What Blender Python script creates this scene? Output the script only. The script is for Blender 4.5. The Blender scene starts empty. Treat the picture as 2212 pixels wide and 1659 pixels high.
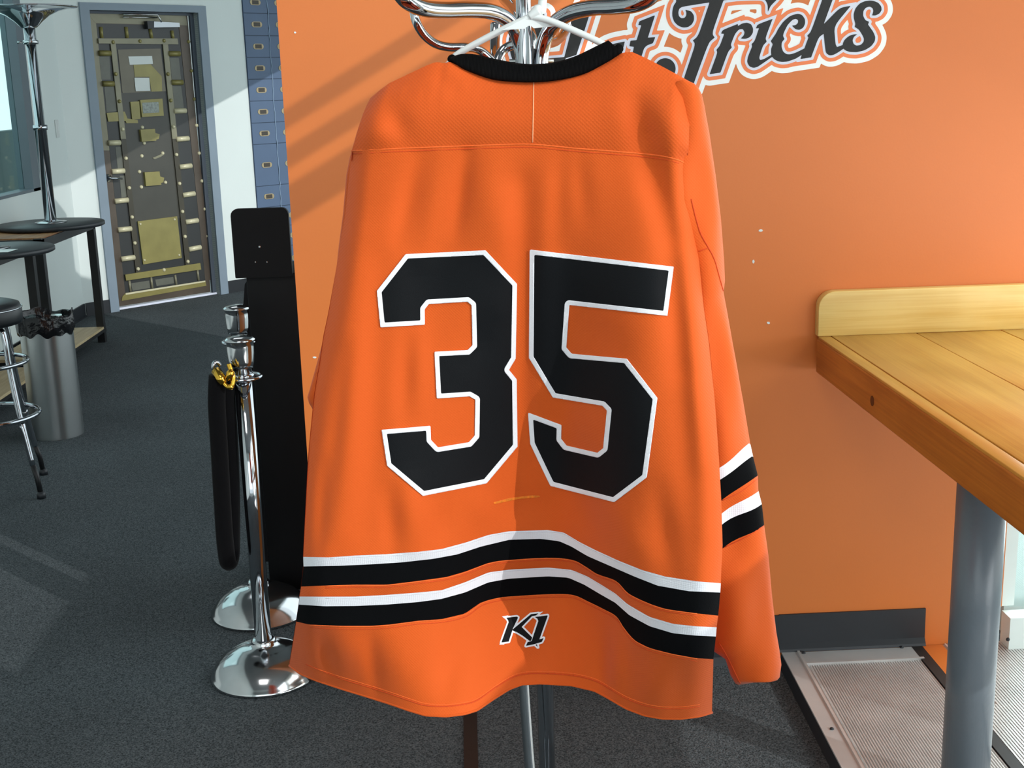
import bpy, bmesh, math, random
import numpy as np
from mathutils import Vector, Matrix
from mathutils.bvhtree import BVHTree
random.seed(7)
sc = bpy.context.scene
COL = sc.collection

# ------------------------------------------------------------ camera
W, H = 2212, 1659
CX, CY = W/2, H/2
HC = 1.68
VN = np.array([983., 189.]); VV = np.array([1438., 12373.])   # vanishing points of the room's Y and Z axes
F = float(np.sqrt(-((VN-[CX, CY]) @ (VV-[CX, CY]))))
_dy = np.array([VN[0]-CX, -(VN[1]-CY), -F]); _dy /= np.linalg.norm(_dy)
_dz = -np.array([VV[0]-CX, -(VV[1]-CY), -F]); _dz /= np.linalg.norm(_dz)
_dx = np.cross(_dy, _dz)
R = np.stack([_dx, _dy, _dz])
cam = bpy.data.cameras.new('camera')
cam.sensor_fit = 'HORIZONTAL'; cam.sensor_width = 36
cam.lens = F/W*36
cam.clip_start = 0.05
camo = bpy.data.objects.new('camera', cam); COL.objects.link(camo)
camo.matrix_world = Matrix.Translation((0, 0, HC)) @ Matrix(R.tolist()).to_4x4()
sc.camera = camo

# ------------------------------------------------------------ world, sun, lamps, exposure
wd = bpy.data.worlds.new('sky'); sc.world = wd; wd.use_nodes = True
bg = wd.node_tree.nodes['Background']
bg.inputs[0].default_value = (0.86, 0.96, 1.0, 1); bg.inputs[1].default_value = 1.5
SUN_DIR = Vector((-1.0, 1.0, -0.56))
sl = bpy.data.lights.new('sun', 'SUN'); sl.energy = 1.85; sl.angle = math.radians(0.2); sl.color = (1, 0.98, 0.95)
so = bpy.data.objects.new('sun', sl); COL.objects.link(so)
so.rotation_euler = SUN_DIR.to_track_quat('-Z', 'Y').to_euler(); so.location = (6, -5, 6)
def area(name, loc, direction, sx, sy, power, color=(1, 1, 1)):
    l = bpy.data.lights.new(name, 'AREA'); l.shape = 'RECTANGLE'; l.size = sx; l.size_y = sy
    l.energy = power; l.color = color
    o = bpy.data.objects.new(name, l); COL.objects.link(o); o.location = loc
    o.rotation_euler = Vector(direction).to_track_quat('-Z', 'Y').to_euler()
    return o
# daylight arriving through the two shop windows behind the photographer, and the ceiling lamps
area('back_window_light', (0.2, -2.9, 2.0), (0, 1, -0.1), 4.6, 2.6, 40, (0.93, 0.98, 1))
area('right_window_light', (3.12, -0.8, 3.2), (-1, 0.1, -0.4), 3.2, 1.4, 40, (0.93, 0.98, 1))
area('table_fill_light', (3.12, 2.25, 1.8), (-1, 0.1, -0.25), 1.8, 2.8, 26, (1, 0.98, 0.94))  # fill lamp added to brighten the table, set in an added wall opening
area('right_low_window_light', (3.12, 0.0, 0.9), (-1, 0.45, 0), 2.4, 1.3, 48, (0.97, 0.99, 1))
area('far_window_light', (1.5, 7.0, 2.0), (-1, 0.1, -0.05), 5.5, 2.8, 25, (0.84, 0.97, 1))
area('ceiling_lamp_near', (-0.6, 0.6, 4.0), (0, 0, -1), 1.2, 1.2, 26, (1, 0.98, 0.95))
area('ceiling_lamp_far', (-1.4, 6.5, 4.0), (0, 0, -1), 1.2, 1.2, 10, (0.95, 0.98, 1))
area('exit_door_light', (2.4, 3.36, 1.3), (-0.25, -1, -0.45), 1.2, 2.0, 60, (0.93, 1, 1))
sc.view_settings.view_transform = 'Standard'
sc.view_settings.look = 'None'
sc.view_settings.exposure = -0.1
sc.view_settings.gamma = 1.0
sc.view_settings.use_curve_mapping = False

# ------------------------------------------------------------ geometry helpers
def ray(x, y): return R @ np.array([x-CX, -(y-CY), -F])
O0 = np.array([0, 0, HC])
def atY(x, y, Y): d = ray(x, y); return d*(Y/d[1])+O0
def atZ(x, y, z): d = ray(x, y); return d*((z-HC)/d[2])+O0
def atX(x, y, X): d = ray(x, y); return d*(X/d[0])+O0
C45 = -12.968
def at45(x, y, off=0.0):
    d = ray(x, y); return d*((C45+off*math.sqrt(2))/(d[0]-d[1]))+O0     # off>0: towards the room

ORIG = {}
def put(o, parent, origin):
    COL.objects.link(o)
    if parent is not None:
        o.parent = parent
        ORIG[o] = ORIG[parent]
    else:
        o.location = origin; ORIG[o] = np.array(origin, float)
def O(name, V, Fc, mat=None, parent=None, smooth=False, origin=None, label=None, cat=None, group=None, kind=None):
    V = np.asarray(V, float).reshape(-1, 3)
    if parent is not None: org = ORIG[parent]
    elif origin is not None: org = np.array(origin, float)
    else:
        org = np.array([(V[:, 0].min()+V[:, 0].max())/2, (V[:, 1].min()+V[:, 1].max())/2, V[:, 2].min()])
    me = bpy.data.meshes.new(name)
    me.from_pydata((V-org).tolist(), [], [list(map(int, f)) for f in Fc])
    me.update()
    o = bpy.data.objects.new(name, me)
    if mat: me.materials.append(mat)
    if smooth: me.polygons.foreach_set('use_smooth', [True]*len(me.polygons))
    put(o, parent, org)
    tag(o, label, cat, group, kind)
    return o
def tag(o, label=None, cat=None, group=None, kind=None):
    if label: o['label'] = label
    if cat: o['category'] = cat
    if group: o['group'] = group
    if kind: o['kind'] = kind
def thing(name, loc, label, cat, group=None, kind=None):
    o = bpy.data.objects.new(name, None); o.empty_display_size = 0.1
    put(o, None, np.array(loc, float)); tag(o, label, cat, group, kind); return o
def join(*parts):
    V, Fc, n = [], [], 0
    for v, f in parts:
        v = np.asarray(v, float).reshape(-1, 3)
        V.append(v); Fc += [[i+n for i in q] for q in f]; n += len(v)
    return np.concatenate(V), Fc
def box(x0, x1, y0, y1, z0, z1):
    V = [(x, y, z) for x in (x0, x1) for y in (y0, y1) for z in (z0, z1)]
    return V, [(0, 1, 3, 2), (4, 6, 7, 5), (0, 4, 5, 1), (2, 3, 7, 6), (0, 2, 6, 4), (1, 5, 7, 3)]
def bevel(o, w, seg=2):
    m = o.modifiers.new('bevel', 'BEVEL'); m.width = w; m.segments = seg; m.limit_method = 'ANGLE'
    o.data.polygons.foreach_set('use_smooth', [True]*len(o.data.polygons))
    return o
def prism(P, d):
    """closed polygon P (n,3) pushed along vector d"""
    P = np.asarray(P, float); n = len(P); V = np.concatenate([P, P+np.asarray(d, float)])
    return V, [list(range(n))[::-1], list(range(n, 2*n))]+[[i, (i+1) % n, n+(i+1) % n, n+i] for i in range(n)]
def smooth_path(P, k=8):
    P = np.asarray(P, float); out = []
    n = len(P)
    for i in range(n-1):
        p0, p1, p2, p3 = P[max(i-1, 0)], P[i], P[i+1], P[min(i+2, n-1)]
        for t in np.linspace(0, 1, k, endpoint=False):
            out.append(0.5*((2*p1)+(-p0+p2)*t+(2*p0-5*p1+4*p2-p3)*t*t+(-p0+3*p1-3*p2+p3)*t**3))
    out.append(P[-1]); return np.array(out)
def tube(P, r, seg=14, cap=True, closed=False):
    P = np.asarray(P, float); n = len(P)
    r = np.full(n, r) if np.isscalar(r) else np.asarray(r, float)
    T = np.gradient(P, axis=0) if not closed else np.roll(P, -1, 0)-np.roll(P, 1, 0)
    T /= np.linalg.norm(T, axis=1)[:, None]
    u = np.cross(T[0], [0, 0, 1.]); 
    if np.linalg.norm(u) < 1e-3: u = np.cross(T[0], [1., 0, 0])
    u /= np.linalg.norm(u); V = []
    for i in range(n):
        u = u-T[i]*(u@T[i]); u /= np.linalg.norm(u); w = np.cross(T[i], u)
        a = np.arange(seg)*2*math.pi/seg
        V.append(P[i]+r[i]*(np.cos(a)[:, None]*u+np.sin(a)[:, None]*w))
    V = np.concatenate(V); Fc = []
    m = n if closed else n-1
    for i in range(m):
        for j in range(seg):
            a, b = i*seg+j, i*seg+(j+1) % seg; i2 = ((i+1) % n)*seg
            Fc.append((a, b, i2+(j+1) % seg, i2+j))
    if cap and not closed:
        Fc.append(list(range(seg))[::-1]); Fc.append(list(range((n-1)*seg, n*seg)))
    return V, Fc
def cyl(a, b, r, seg=14): return tube([a, b], r, seg)
def lathe(c, prof, seg=40, cap=True):
    V, Fc = [], []
    for r, z in prof:
        for j in range(seg):
            a = 2*math.pi*j/seg; V.append((c[0]+r*math.cos(a), c[1]+r*math.sin(a), c[2]+z))
    for i in range(len(prof)-1):
        for j in range(seg):
            Fc.append((i*seg+j, i*seg+(j+1) % seg, (i+1)*seg+(j+1) % seg, (i+1)*seg+j))
    if cap:
        Fc.append(list(range(seg))[::-1]); n = (len(prof)-1)*seg; Fc.append(list(range(n, n+seg)))
    return np.array(V), Fc
def dome(c, n, r, seg=8):
    """small bolt head at c, bulging along n"""
    n = np.asarray(n, float); n /= np.linalg.norm(n)
    u = np.cross(n, [0, 0, 1.]); u = u/np.linalg.norm(u) if np.linalg.norm(u) > .1 else np.array([1., 0, 0]); w = np.cross(n, u)
    V, Fc = [], []
    for rr, h in ((1, 0), (.85, .5), (.45, .8)):
        for j in range(seg):
            a = 2*math.pi*j/seg; V.append(c+r*(rr*(math.cos(a)*u+math.sin(a)*w)+h*n))
    for i in range(2):
        for j in range(seg): Fc.append((i*seg+j, i*seg+(j+1) % seg, (i+1)*seg+(j+1) % seg, (i+1)*seg+j))
    Fc.append(list(range(2*seg, 3*seg)))
    return np.array(V), Fc

# signed distance to polygons (pixel space) and marching squares
def sdf(polys, xs, ys):
    X, Y = np.meshgrid(xs, ys); D = np.full(X.shape, 1e9)
    for P in polys:
        P = np.asarray(P, float); Q = np.roll(P, -1, 0)
        d2 = np.full(X.shape, 1e18); ins = np.zeros(X.shape, bool)
        for (x0, y0), (x1, y1) in zip(P, Q):
            ex, ey = x1-x0, y1-y0; L = ex*ex+ey*ey
            if L < 1e-9: continue
            t = np.clip(((X-x0)*ex+(Y-y0)*ey)/L, 0, 1)
            d2 = np.minimum(d2, (X-x0-t*ex)**2+(Y-y0-t*ey)**2)
            if y0 != y1:
                c = ((y0 > Y) != (y1 > Y)) & (X < (x1-x0)*(Y-y0)/(y1-y0)+x0); ins ^= c
        d = np.sqrt(d2); d[ins] *= -1
        D = np.minimum(D, d)
    return D
def march(xs, ys, D):
    """polygons of the region D<0; returns 2-D vertices and faces"""
    idx, V, Fc = {}, [], []
    def corner(i, j):
        k = (i, j)
        if k not in idx: idx[k] = len(V); V.append((xs[i], ys[j]))
        return idx[k]
    def edge(i, j, i2, j2):
        k = (min(i, i2), min(j, j2), i != i2)
        k = ('e',)+k
        if k not in idx:
            a, b = D[j, i], D[j2, i2]; t = a/(a-b); idx[k] = len(V)
            V.append((xs[i]+t*(xs[i2]-xs[i]), ys[j]+t*(ys[j2]-ys[j])))
        return idx[k]
    ins = D < 0
    any_ = ins[:-1, :-1] | ins[1:, :-1] | ins[:-1, 1:] | ins[1:, 1:]
    for j, i in zip(*np.nonzero(any_)):
        cs = ((i, j), (i+1, j), (i+1, j+1), (i, j+1)); f = []
        for k in range(4):
            a, b = cs[k], cs[(k+1) % 4]
            ia, ib = ins[a[1], a[0]], ins[b[1], b[0]]
            if ia: f.append(corner(*a))
            if ia != ib: f.append(edge(*a, *b))
        if len(f) >= 3: Fc.append(f[::-1])
    return np.array(V), Fc

# ------------------------------------------------------------ materials
def lin(c): return tuple(((v/255)/12.92 if v/255 <= .04045 else ((v/255+.055)/1.055)**2.4) for v in c)+(1,)
def mat(name, rgb, rough=.5, metal=0., spec=None, noise=None, bump=None, sheen=0, coat=0):
    """noise=(scale, strength, detail): value variation;  bump=(scale, distance)"""
    m = bpy.data.materials.new(name); m.use_nodes = True; nt = m.node_tree; b = nt.nodes['Principled BSDF']
    c = lin(rgb); b.inputs['Base Color'].default_value = c; b.inputs['Roughness'].default_value = rough
    b.inputs['Metallic'].default_value = metal
    if spec is not None: b.inputs['Specular IOR Level'].default_value = spec
    if sheen: b.inputs['Sheen Weight'].default_value = sheen
    if coat: b.inputs['Coat Weight'].default_value = coat; b.inputs['Coat Roughness'].default_value = .12
    tc = nt.nodes.new('ShaderNodeTexCoord')
    if noise:
        n = nt.nodes.new('ShaderNodeTexNoise'); n.inputs['Scale'].default_value = noise[0]; n.inputs['Detail'].default_value = noise[2] if len(noise) > 2 else 3
        nt.links.new(tc.outputs['Object'], n.inputs['Vector'])
        r = nt.nodes.new('ShaderNodeMapRange'); r.inputs[1].default_value = .3; r.inputs[2].default_value = .7
        r.inputs[3].default_value = 1-noise[1]; r.inputs[4].default_value = 1+noise[1]
        nt.links.new(n.outputs[0], r.inputs[0])
        v = nt.nodes.new('ShaderNodeVectorMath'); v.operation = 'SCALE'; v.inputs[0].default_value = c[:3]
        nt.links.new(r.outputs[0], v.inputs['Scale']); nt.links.new(v.outputs[0], b.inputs['Base Color'])
    if bump:
        n = nt.nodes.new('ShaderNodeTexNoise'); n.inputs['Scale'].default_value = bump[0]; n.inputs['Detail'].default_value = 2
        nt.links.new(tc.outputs['Object'], n.inputs['Vector'])
        bp = nt.nodes.new('ShaderNodeBump'); bp.inputs['Strength'].default_value = 1; bp.inputs['Distance'].default_value = bump[1]
        nt.links.new(n.outputs[0], bp.inputs['Height']); nt.links.new(bp.outputs[0], b.inputs['Normal'])
    return m
def wood(name, ca, cb, axis, rough=.35, coat=0.3, scale=1.0):
    """grain running along `axis` (0 x, 1 y, 2 z)"""
    m = bpy.data.materials.new(name); m.use_nodes = True; nt = m.node_tree; b = nt.nodes['Principled BSDF']
    tc = nt.nodes.new('ShaderNodeTexCoord'); mp = nt.nodes.new('ShaderNodeMapping')
    s = [26*scale]*3; s[axis] = 1.6*scale; mp.inputs['Scale'].default_value = s
    nt.links.new(tc.outputs['Object'], mp.inputs['Vector'])
    n = nt.nodes.new('ShaderNodeTexNoise'); n.inputs['Scale'].default_value = 1.4; n.inputs['Detail'].default_value = 5; n.inputs['Distortion'].default_value = .6
    nt.links.new(mp.outputs[0], n.inputs['Vector'])
    n2 = nt.nodes.new('ShaderNodeTexNoise'); n2.inputs['Scale'].default_value = 5; n2.inputs['Detail'].default_value = 3
    nt.links.new(tc.outputs['Object'], n2.inputs['Vector'])
    mx = nt.nodes.new('ShaderNodeMath'); mx.operation = 'ADD'
    ml = nt.nodes.new('ShaderNodeMath'); ml.operation = 'MULTIPLY'; ml.inputs[1].default_value = .6
    nt.links.new(n2.outputs[0], ml.inputs[0]); nt.links.new(n.outputs[0], mx.inputs[0]); nt.links.new(ml.outputs[0], mx.inputs[1])
    mp3 = nt.nodes.new('ShaderNodeMapping'); s3 = [210.]*3; s3[axis] = 2.5; mp3.inputs['Scale'].default_value = s3
    nt.links.new(tc.outputs['Object'], mp3.inputs['Vector'])
    n3 = nt.nodes.new('ShaderNodeTexNoise'); n3.inputs['Scale'].default_value = 1; n3.inputs['Detail'].default_value = 2
    nt.links.new(mp3.outputs[0], n3.inputs['Vector'])
    f3 = nt.nodes.new('ShaderNodeMath'); f3.operation = 'MULTIPLY_ADD'; f3.inputs[1].default_value = .55; 
    nt.links.new(n3.outputs[0], f3.inputs[0]); nt.links.new(mx.outputs[0], f3.inputs[2])
    sb = nt.nodes.new('ShaderNodeMath'); sb.operation = 'SUBTRACT'; sb.inputs[1].default_value = .275
    nt.links.new(f3.outputs[0], sb.inputs[0]); mx = sb
    cr = nt.nodes.new('ShaderNodeValToRGB'); e = cr.color_ramp.elements
    e[0].position = .6; e[0].color = lin(ca); e[1].position = 1.0; e[1].color = lin(cb)
    nt.links.new(mx.outputs[0], cr.inputs[0]); nt.links.new(cr.outputs[0], b.inputs['Base Color'])
    b.inputs['Roughness'].default_value = rough
    b.inputs['Coat Weight'].default_value = coat; b.inputs['Coat Roughness'].default_value = .2
    bp = nt.nodes.new('ShaderNodeBump'); bp.inputs['Strength'].default_value = .5; bp.inputs['Distance'].default_value = .001
    nt.links.new(n.outputs[0], bp.inputs['Height']); nt.links.new(bp.outputs[0], b.inputs['Normal'])
    return m
def knit(name, rgb, pitch, dist, rot=.785, rough=.75, rib=False, sheen=.1):
    """fabric: rows of small dimples (or ribs)"""
    m = mat(name, rgb, rough, spec=.25 if sheen else .1, sheen=sheen); nt = m.node_tree; b = nt.nodes['Principled BSDF']
    tc = nt.nodes['Texture Coordinate']; mp = nt.nodes.new('ShaderNodeMapping')
    nt.links.new(tc.outputs['Object'], mp.inputs['Vector'])
    if rib:
        mp.inputs['Scale'].default_value = (1/pitch, .2/pitch, .15/pitch)
        t = nt.nodes.new('ShaderNodeTexWave'); t.inputs['Scale'].default_value = .31; t.inputs['Distortion'].default_value = .3
        nt.links.new(mp.outputs[0], t.inputs['Vector'])
    else:
        mp.inputs['Scale'].default_value = (1/pitch, 0, 1/pitch); mp.inputs['Rotation'].default_value = (0, rot, 0)
        t = nt.nodes.new('ShaderNodeTexVoronoi'); t.inputs['Scale'].default_value = 1; t.inputs['Randomness'].default_value = .15
        nt.links.new(mp.outputs[0], t.inputs['Vector'])
    bp = nt.nodes.new('ShaderNodeBump'); bp.inputs['Strength'].default_value = .8; bp.inputs['Distance'].default_value = dist
    nt.links.new(t.outputs[0], bp.inputs['Height']); nt.links.new(bp.outputs[0], b.inputs['Normal'])
    return m
def glass(name, tint, trans=.85):
    m = bpy.data.materials.new(name); m.use_nodes = True; nt = m.node_tree
    nt.nodes.remove(nt.nodes['Principled BSDF']); out = nt.nodes['Material Output']
    t = nt.nodes.new('ShaderNodeBsdfTransparent'); t.inputs[0].default_value = tint
    g = nt.nodes.new('ShaderNodeBsdfGlossy'); g.inputs['Roughness'].default_value = .02
    mx = nt.nodes.new('ShaderNodeMixShader'); mx.inputs[0].default_value = 1-trans
    nt.links.new(t.outputs[0], mx.inputs[1]); nt.links.new(g.outputs[0], mx.inputs[2]); nt.links.new(mx.outputs[0], out.inputs[0])
    return m

M_WALLOR = mat('orange_wall_paint', (214, 117, 49), .42, noise=(2.5, .03), bump=(180, .00012))
M_WHITE = mat('white_wall_paint', (222, 232, 230), .6, noise=(1.5, .02), bump=(120, .0004))
M_CEIL = mat('grey_ceiling_paint', (120, 122, 124), .8, noise=(2, .05))
M_BASE = mat('charcoal_rubber_baseboard', (32, 36, 41), .45, noise=(6, .08))
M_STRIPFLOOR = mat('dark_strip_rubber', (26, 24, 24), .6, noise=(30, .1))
M_CHROME = mat('chrome', (184, 188, 193), .07, 1.0, noise=(6, .03))
M_CHROME2 = mat('worn_chrome', (190, 193, 195), .13, 1.0, noise=(9, .12), bump=(14, .0006))
M_STEEL = mat('brushed_steel', (185, 188, 188), .2, 1.0, noise=(14, .05))
M_BLACKMETAL = mat('black_powder_coat', (22, 23, 25), .45, noise=(40, .1))
M_KIOSK = mat('black_laminate', (9, 9, 13), .6, spec=.25, noise=(20, .1))
M_ROPE = mat('black_velvet', (6, 6, 8), .95, spec=.1, sheen=.05, bump=(300, .0006))
M_BRASS = mat('polished_brass', (226, 180, 70), .15, 1.0, noise=(20, .05))
M_HANGER = mat('white_plastic', (216, 222, 221), .35, noise=(8, .02))
M_POST = mat('blue_grey_paint', (104, 114, 122), .3, noise=(5, .06), bump=(60, .0005))
M_FRAME = mat('slate_frame_paint', (128, 144, 158), .45, noise=(5, .04))
M_ALU = mat('ribbed_aluminium', (214, 212, 210), .38, .45, noise=(8, .08))
M_ALU2 = mat('aluminium_trim', (204, 206, 206), .4, .4, noise=(8, .07))
M_DISC = mat('dark_table_laminate', (38, 42, 46), .42, noise=(12, .12))
M_CONC = mat('outdoor_concrete', (214, 222, 220), .8, noise=(4, .06))
M_PARAPET = mat('dark_green_panel_outdoors', (40, 62, 64), .6, noise=(2, .2))
M_WINFRAME = mat('grey_window_frame', (104, 116, 124), .5, noise=(4, .05))
M_GLASS = glass('window_glass', (.84, .97, .96, 1), .93)
M_GLASSDOOR = glass('door_glass', (.95, .99, .99, 1), .95)
M_BAG = mat('black_bin_bag', (16, 16, 19), .22, noise=(10, .2), bump=(35, .006))
M_VINYL = mat('black_vinyl_seat', (20, 24, 28), .35, noise=(15, .1))
M_PAPER = mat('white_paper', (225, 232, 230), .7, noise=(6, .03))
M_JERSEY = knit('orange_mesh_knit', (213, 88, 21), .0029, .0005)
M_JERSEYY = knit('orange_yoke_knit', (210, 86, 21), .0036, .0008)
M_JERSEYIN = mat('orange_lining', (190, 66, 14), .85, noise=(60, .06))
M_SEAM = mat('orange_thread', (236, 104, 36), .8, noise=(300, .1))
M_SEAMD = mat('dark_orange_thread', (206, 72, 14), .85, noise=(300, .1))  # darker orange stitching thread
M_STRW = knit('white_braid', (238, 240, 246), .0028, .0005, rot=0, rough=.65)
M_STRB = mat('black_knit', (5, 6, 8), .9, spec=.1, bump=(700, .0003))
M_COLLAR = knit('black_ribbed_knit', (3, 3, 4), .0016, .0006, rib=True, sheen=0)
M_TWILL = mat('black_twill', (6, 9, 13), .7, spec=.2, bump=(900, .0002))
M_EMBR = knit('white_satin_stitch', (240, 241, 246), .0016, .0004, rot=.3, rough=.5)
M_DBLK = mat('black_wall_vinyl', (13, 15, 17), .55, noise=(60, .08), bump=(45, .0012))
M_DLAV = mat('pale_lavender_wall_vinyl', (216, 222, 238), .4, noise=(20, .02))
M_DORA = mat('orange_wall_vinyl', (240, 128, 70), .4, noise=(20, .03))
M_DWHT = mat('white_wall_vinyl', (244, 250, 250), .4, noise=(20, .02))
M_GUN = mat('dark_print_panel', (46, 48, 48), .38, noise=(4, .12))
M_BRONZE = mat('bronze_print', (84, 74, 64), .36, .2, noise=(5, .18))
M_BEIGE = mat('beige_metal_print', (134, 131, 108), .38, .1, noise=(8, .1))
M_BRASSP = mat('dull_brass_print', (140, 132, 78), .35, .15, noise=(9, .1))
M_DARKBAR = mat('dark_bar_print', (66, 62, 50), .38, .15, noise=(6, .12))
M_GREYPR = mat('grey_recess_print', (98, 100, 90), .4, noise=(9, .12))
M_ROD = mat('pale_rod_print', (214, 208, 174), .35, .1, noise=(12, .06))
M_BOX = mat('blue_grey_box_print', (82, 103, 132), .5, noise=(3, .08))
M_BOXGAP = mat('dark_box_joint', (62, 78, 100), .6, noise=(3, .08))
M_PLATE = mat('brass_number_plate', (172, 156, 122), .4, .2, noise=(30, .1))
M_PLATED = mat('dark_number_plate', (64, 58, 50), .5, noise=(30, .1))
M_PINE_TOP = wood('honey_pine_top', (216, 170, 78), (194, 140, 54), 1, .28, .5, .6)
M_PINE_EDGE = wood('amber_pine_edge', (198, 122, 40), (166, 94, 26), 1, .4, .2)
M_PINE_BS = wood('pale_pine_rail', (236, 206, 128), (222, 184, 100), 0, .4, .15)
M_OAKTRIM = wood('brown_board_edge', (168, 122, 76), (128, 86, 50), 1, .5, 0)
M_SHELF = wood('pale_plywood', (206, 188, 150), (180, 158, 118), 1, .55, 0)
def carpet():
    m = bpy.data.materials.new('charcoal_carpet'); m.use_nodes = True; nt = m.node_tree; b = nt.nodes['Principled BSDF']
    tc = nt.nodes.new('ShaderNodeTexCoord')
    n = nt.nodes.new('ShaderNodeTexNoise'); n.inputs['Scale'].default_value = 250; n.inputs['Detail'].default_value = 2
    n2 = nt.nodes.new('ShaderNodeTexNoise'); n2.inputs['Scale'].default_value = 1.3; n2.inputs['Detail'].default_value = 3
    for q in (n, n2): nt.links.new(tc.outputs['Object'], q.inputs['Vector'])
    cr = nt.nodes.new('ShaderNodeValToRGB'); e = cr.color_ramp.elements
    e[0].position = .3; e[0].color = lin((42, 48, 51)); e[1].position = .72; e[1].color = lin((106, 113, 117))
    nt.links.new(n.outputs[0], cr.inputs[0])
    r = nt.nodes.new('ShaderNodeMapRange'); r.inputs[1].default_value = .3; r.inputs[2].default_value = .7; r.inputs[3].default_value = .85; r.inputs[4].default_value = 1.12
    nt.links.new(n2.outputs[0], r.inputs[0])
    v = nt.nodes.new('ShaderNodeVectorMath'); v.operation = 'SCALE'
    nt.links.new(cr.outputs[0], v.inputs[0]); nt.links.new(r.outputs[0], v.inputs['Scale']); nt.links.new(v.outputs[0], b.inputs['Base Color'])
    b.inputs['Roughness'].default_value = .95; b.inputs['Specular IOR Level'].default_value = .1
    bp = nt.nodes.new('ShaderNodeBump'); bp.inputs['Strength'].default_value = .9; bp.inputs['Distance'].default_value = .004
    nt.links.new(n.outputs[0], bp.inputs['Height']); nt.links.new(bp.outputs[0], b.inputs['Normal'])
    return m
M_CARPET = carpet()

# ------------------------------------------------------------ room shell
YW = 3.42                      # orange wall
XL = -2.99                     # left wall
WX0, WX1 = -0.452, 1.547       # ends of the orange wall
CEIL = 4.25
def S(name, vf, m, label, cat, **k):
    return O(name, vf[0], vf[1], m, label=label, cat=cat, kind='structure', **k)
fl = [(-3.2, -3.1, 0), (3.3, -3.1, 0), (3.3, 3.5, 0), (1.62, 3.5, 0), (1.62, 14.7, 0), (-3.2, 9.9, 0)]
S('floor', prism(fl, (0, 0, -.05)), M_CARPET, 'dark charcoal speckled carpet floor', 'floor')
S('ceiling', prism([(x, y, CEIL) for x, y, z in fl], (0, 0, .1)), M_CEIL, 'plain grey ceiling above the room', 'ceiling')
S('wall_orange', prism([(WX0, YW, 0), (WX1, YW, 0), (WX1, YW, .99), (WX1+.15, YW, .99), (WX1+.15, YW, CEIL), (WX0, YW, CEIL)], (0, .12, 0)), M_WALLOR, 'flat orange partition wall behind the hanging jersey', 'wall')
# left wall with its window opening  (y 5.2..9.2, z 1.05..3.0)
wy0, wy1, wz0, wz1 = 5.0, 9.25, 1.05, 3.0
S('wall_left', join(box(XL-.15, XL, -3, wy0, 0, CEIL), box(XL-.15, XL, wy1, 9.98, 0, CEIL),
                    box(XL-.15, XL, wy0, wy1, 0, wz0), box(XL-.15, XL, wy0, wy1, wz1, CEIL)), M_WHITE,
  'white left wall under and beside the tinted window', 'wall')
def p45(x, off, z):   # point on the diagonal wall; x is its room x, off its distance into the room
    return np.array([x+off/math.sqrt(2), x-C45-off/math.sqrt(2), z])
def slab45(x0, x1, z0, z1, o0, o1):
    return prism([p45(x0, o0, z0), p45(x1, o0, z0), p45(x1, o0, z1), p45(x0, o0, z1)], p45(0, o1, 0)-p45(0, o0, 0))
DX0, DX1, DZ = -2.836+.055, -2.037-.055, 2.335
S('wall_diagonal', join(slab45(XL-.1, DX0, 0, CEIL, 0, -.15), slab45(DX1, 1.62, 0, CEIL, 0, -.15), slab45(DX0, DX1, DZ, CEIL, 0, -.15)),
  M_WHITE, 'white angled wall holding the grey framed door', 'wall')
# shop-window walls out of view
S('wall_right', join(box(3.2, 3.35, -3, -2.6, 0, CEIL), box(3.2, 3.35, .6, 1.35, 1.58, CEIL), box(3.2, 3.35, .95, 1.35, 0, 1.58), box(3.2, 3.35, 3.15, YW+.1, 0, CEIL), box(3.2, 3.35, -2.6, .95, 0, .1), box(3.2, 3.35, -2.6, .6, 1.58, 2.57), box(3.2, 3.35, -2.6, .6, 4.05, CEIL),
                     box(3.2, 3.35, 1.35, 3.15, 0, .4), box(3.2, 3.35, 1.35, 3.15, 3.2, CEIL)),
  M_WHITE, 'white right wall with a tall shop window and an added opening by the table', 'wall')
S('sun_blocker', box(4.2, 4.5, .32, 2.7, -.06, 4.4), M_CONC, 'outdoor pier added unseen to keep the sun out of the opening by the table', 'blocker')  # unseen block, added only to stop the sun at the table-side opening
bars = join(*[box(3.24, 3.29, -.50, .6, h-t/2, h+t/2) for h, t in ((1.625+.56*3.69, .024), (1.525+.56*3.69, .028), (1.405+.56*3.69, .075))])
S('window_2', bars, M_WINFRAME, 'grey glazing bars of the shop window on the right', 'window')
S('wall_back', join(box(-3.1, -2.4, -3.15, -3, 0, CEIL), box(2.8, 3.3, -3.15, -3, 0, CEIL), box(-2.4, 2.8, -3.15, -3, 0, .3), box(-2.4, 2.8, -3.15, -3, 3.4, CEIL)),
  M_WHITE, 'white wall behind the photographer with a shop window', 'wall')
S('wall_far_right', join(box(1.62, 1.75, YW+.12, 3.75, 0, CEIL), box(1.62, 1.75, 12.5, 14.7, 0, CEIL), box(1.62, 1.75, 3.75, 12.5, 0, .05), box(1.62, 1.75, 3.75, 12.5, 3.70, CEIL)),
  M_WHITE, 'white window wall behind the orange partition', 'wall')
S('floor_outdoors', box(-12, 14, -12, 24, -.12, -.06), M_CONC, 'pale concrete outside the glass exit door', 'ground')
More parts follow.
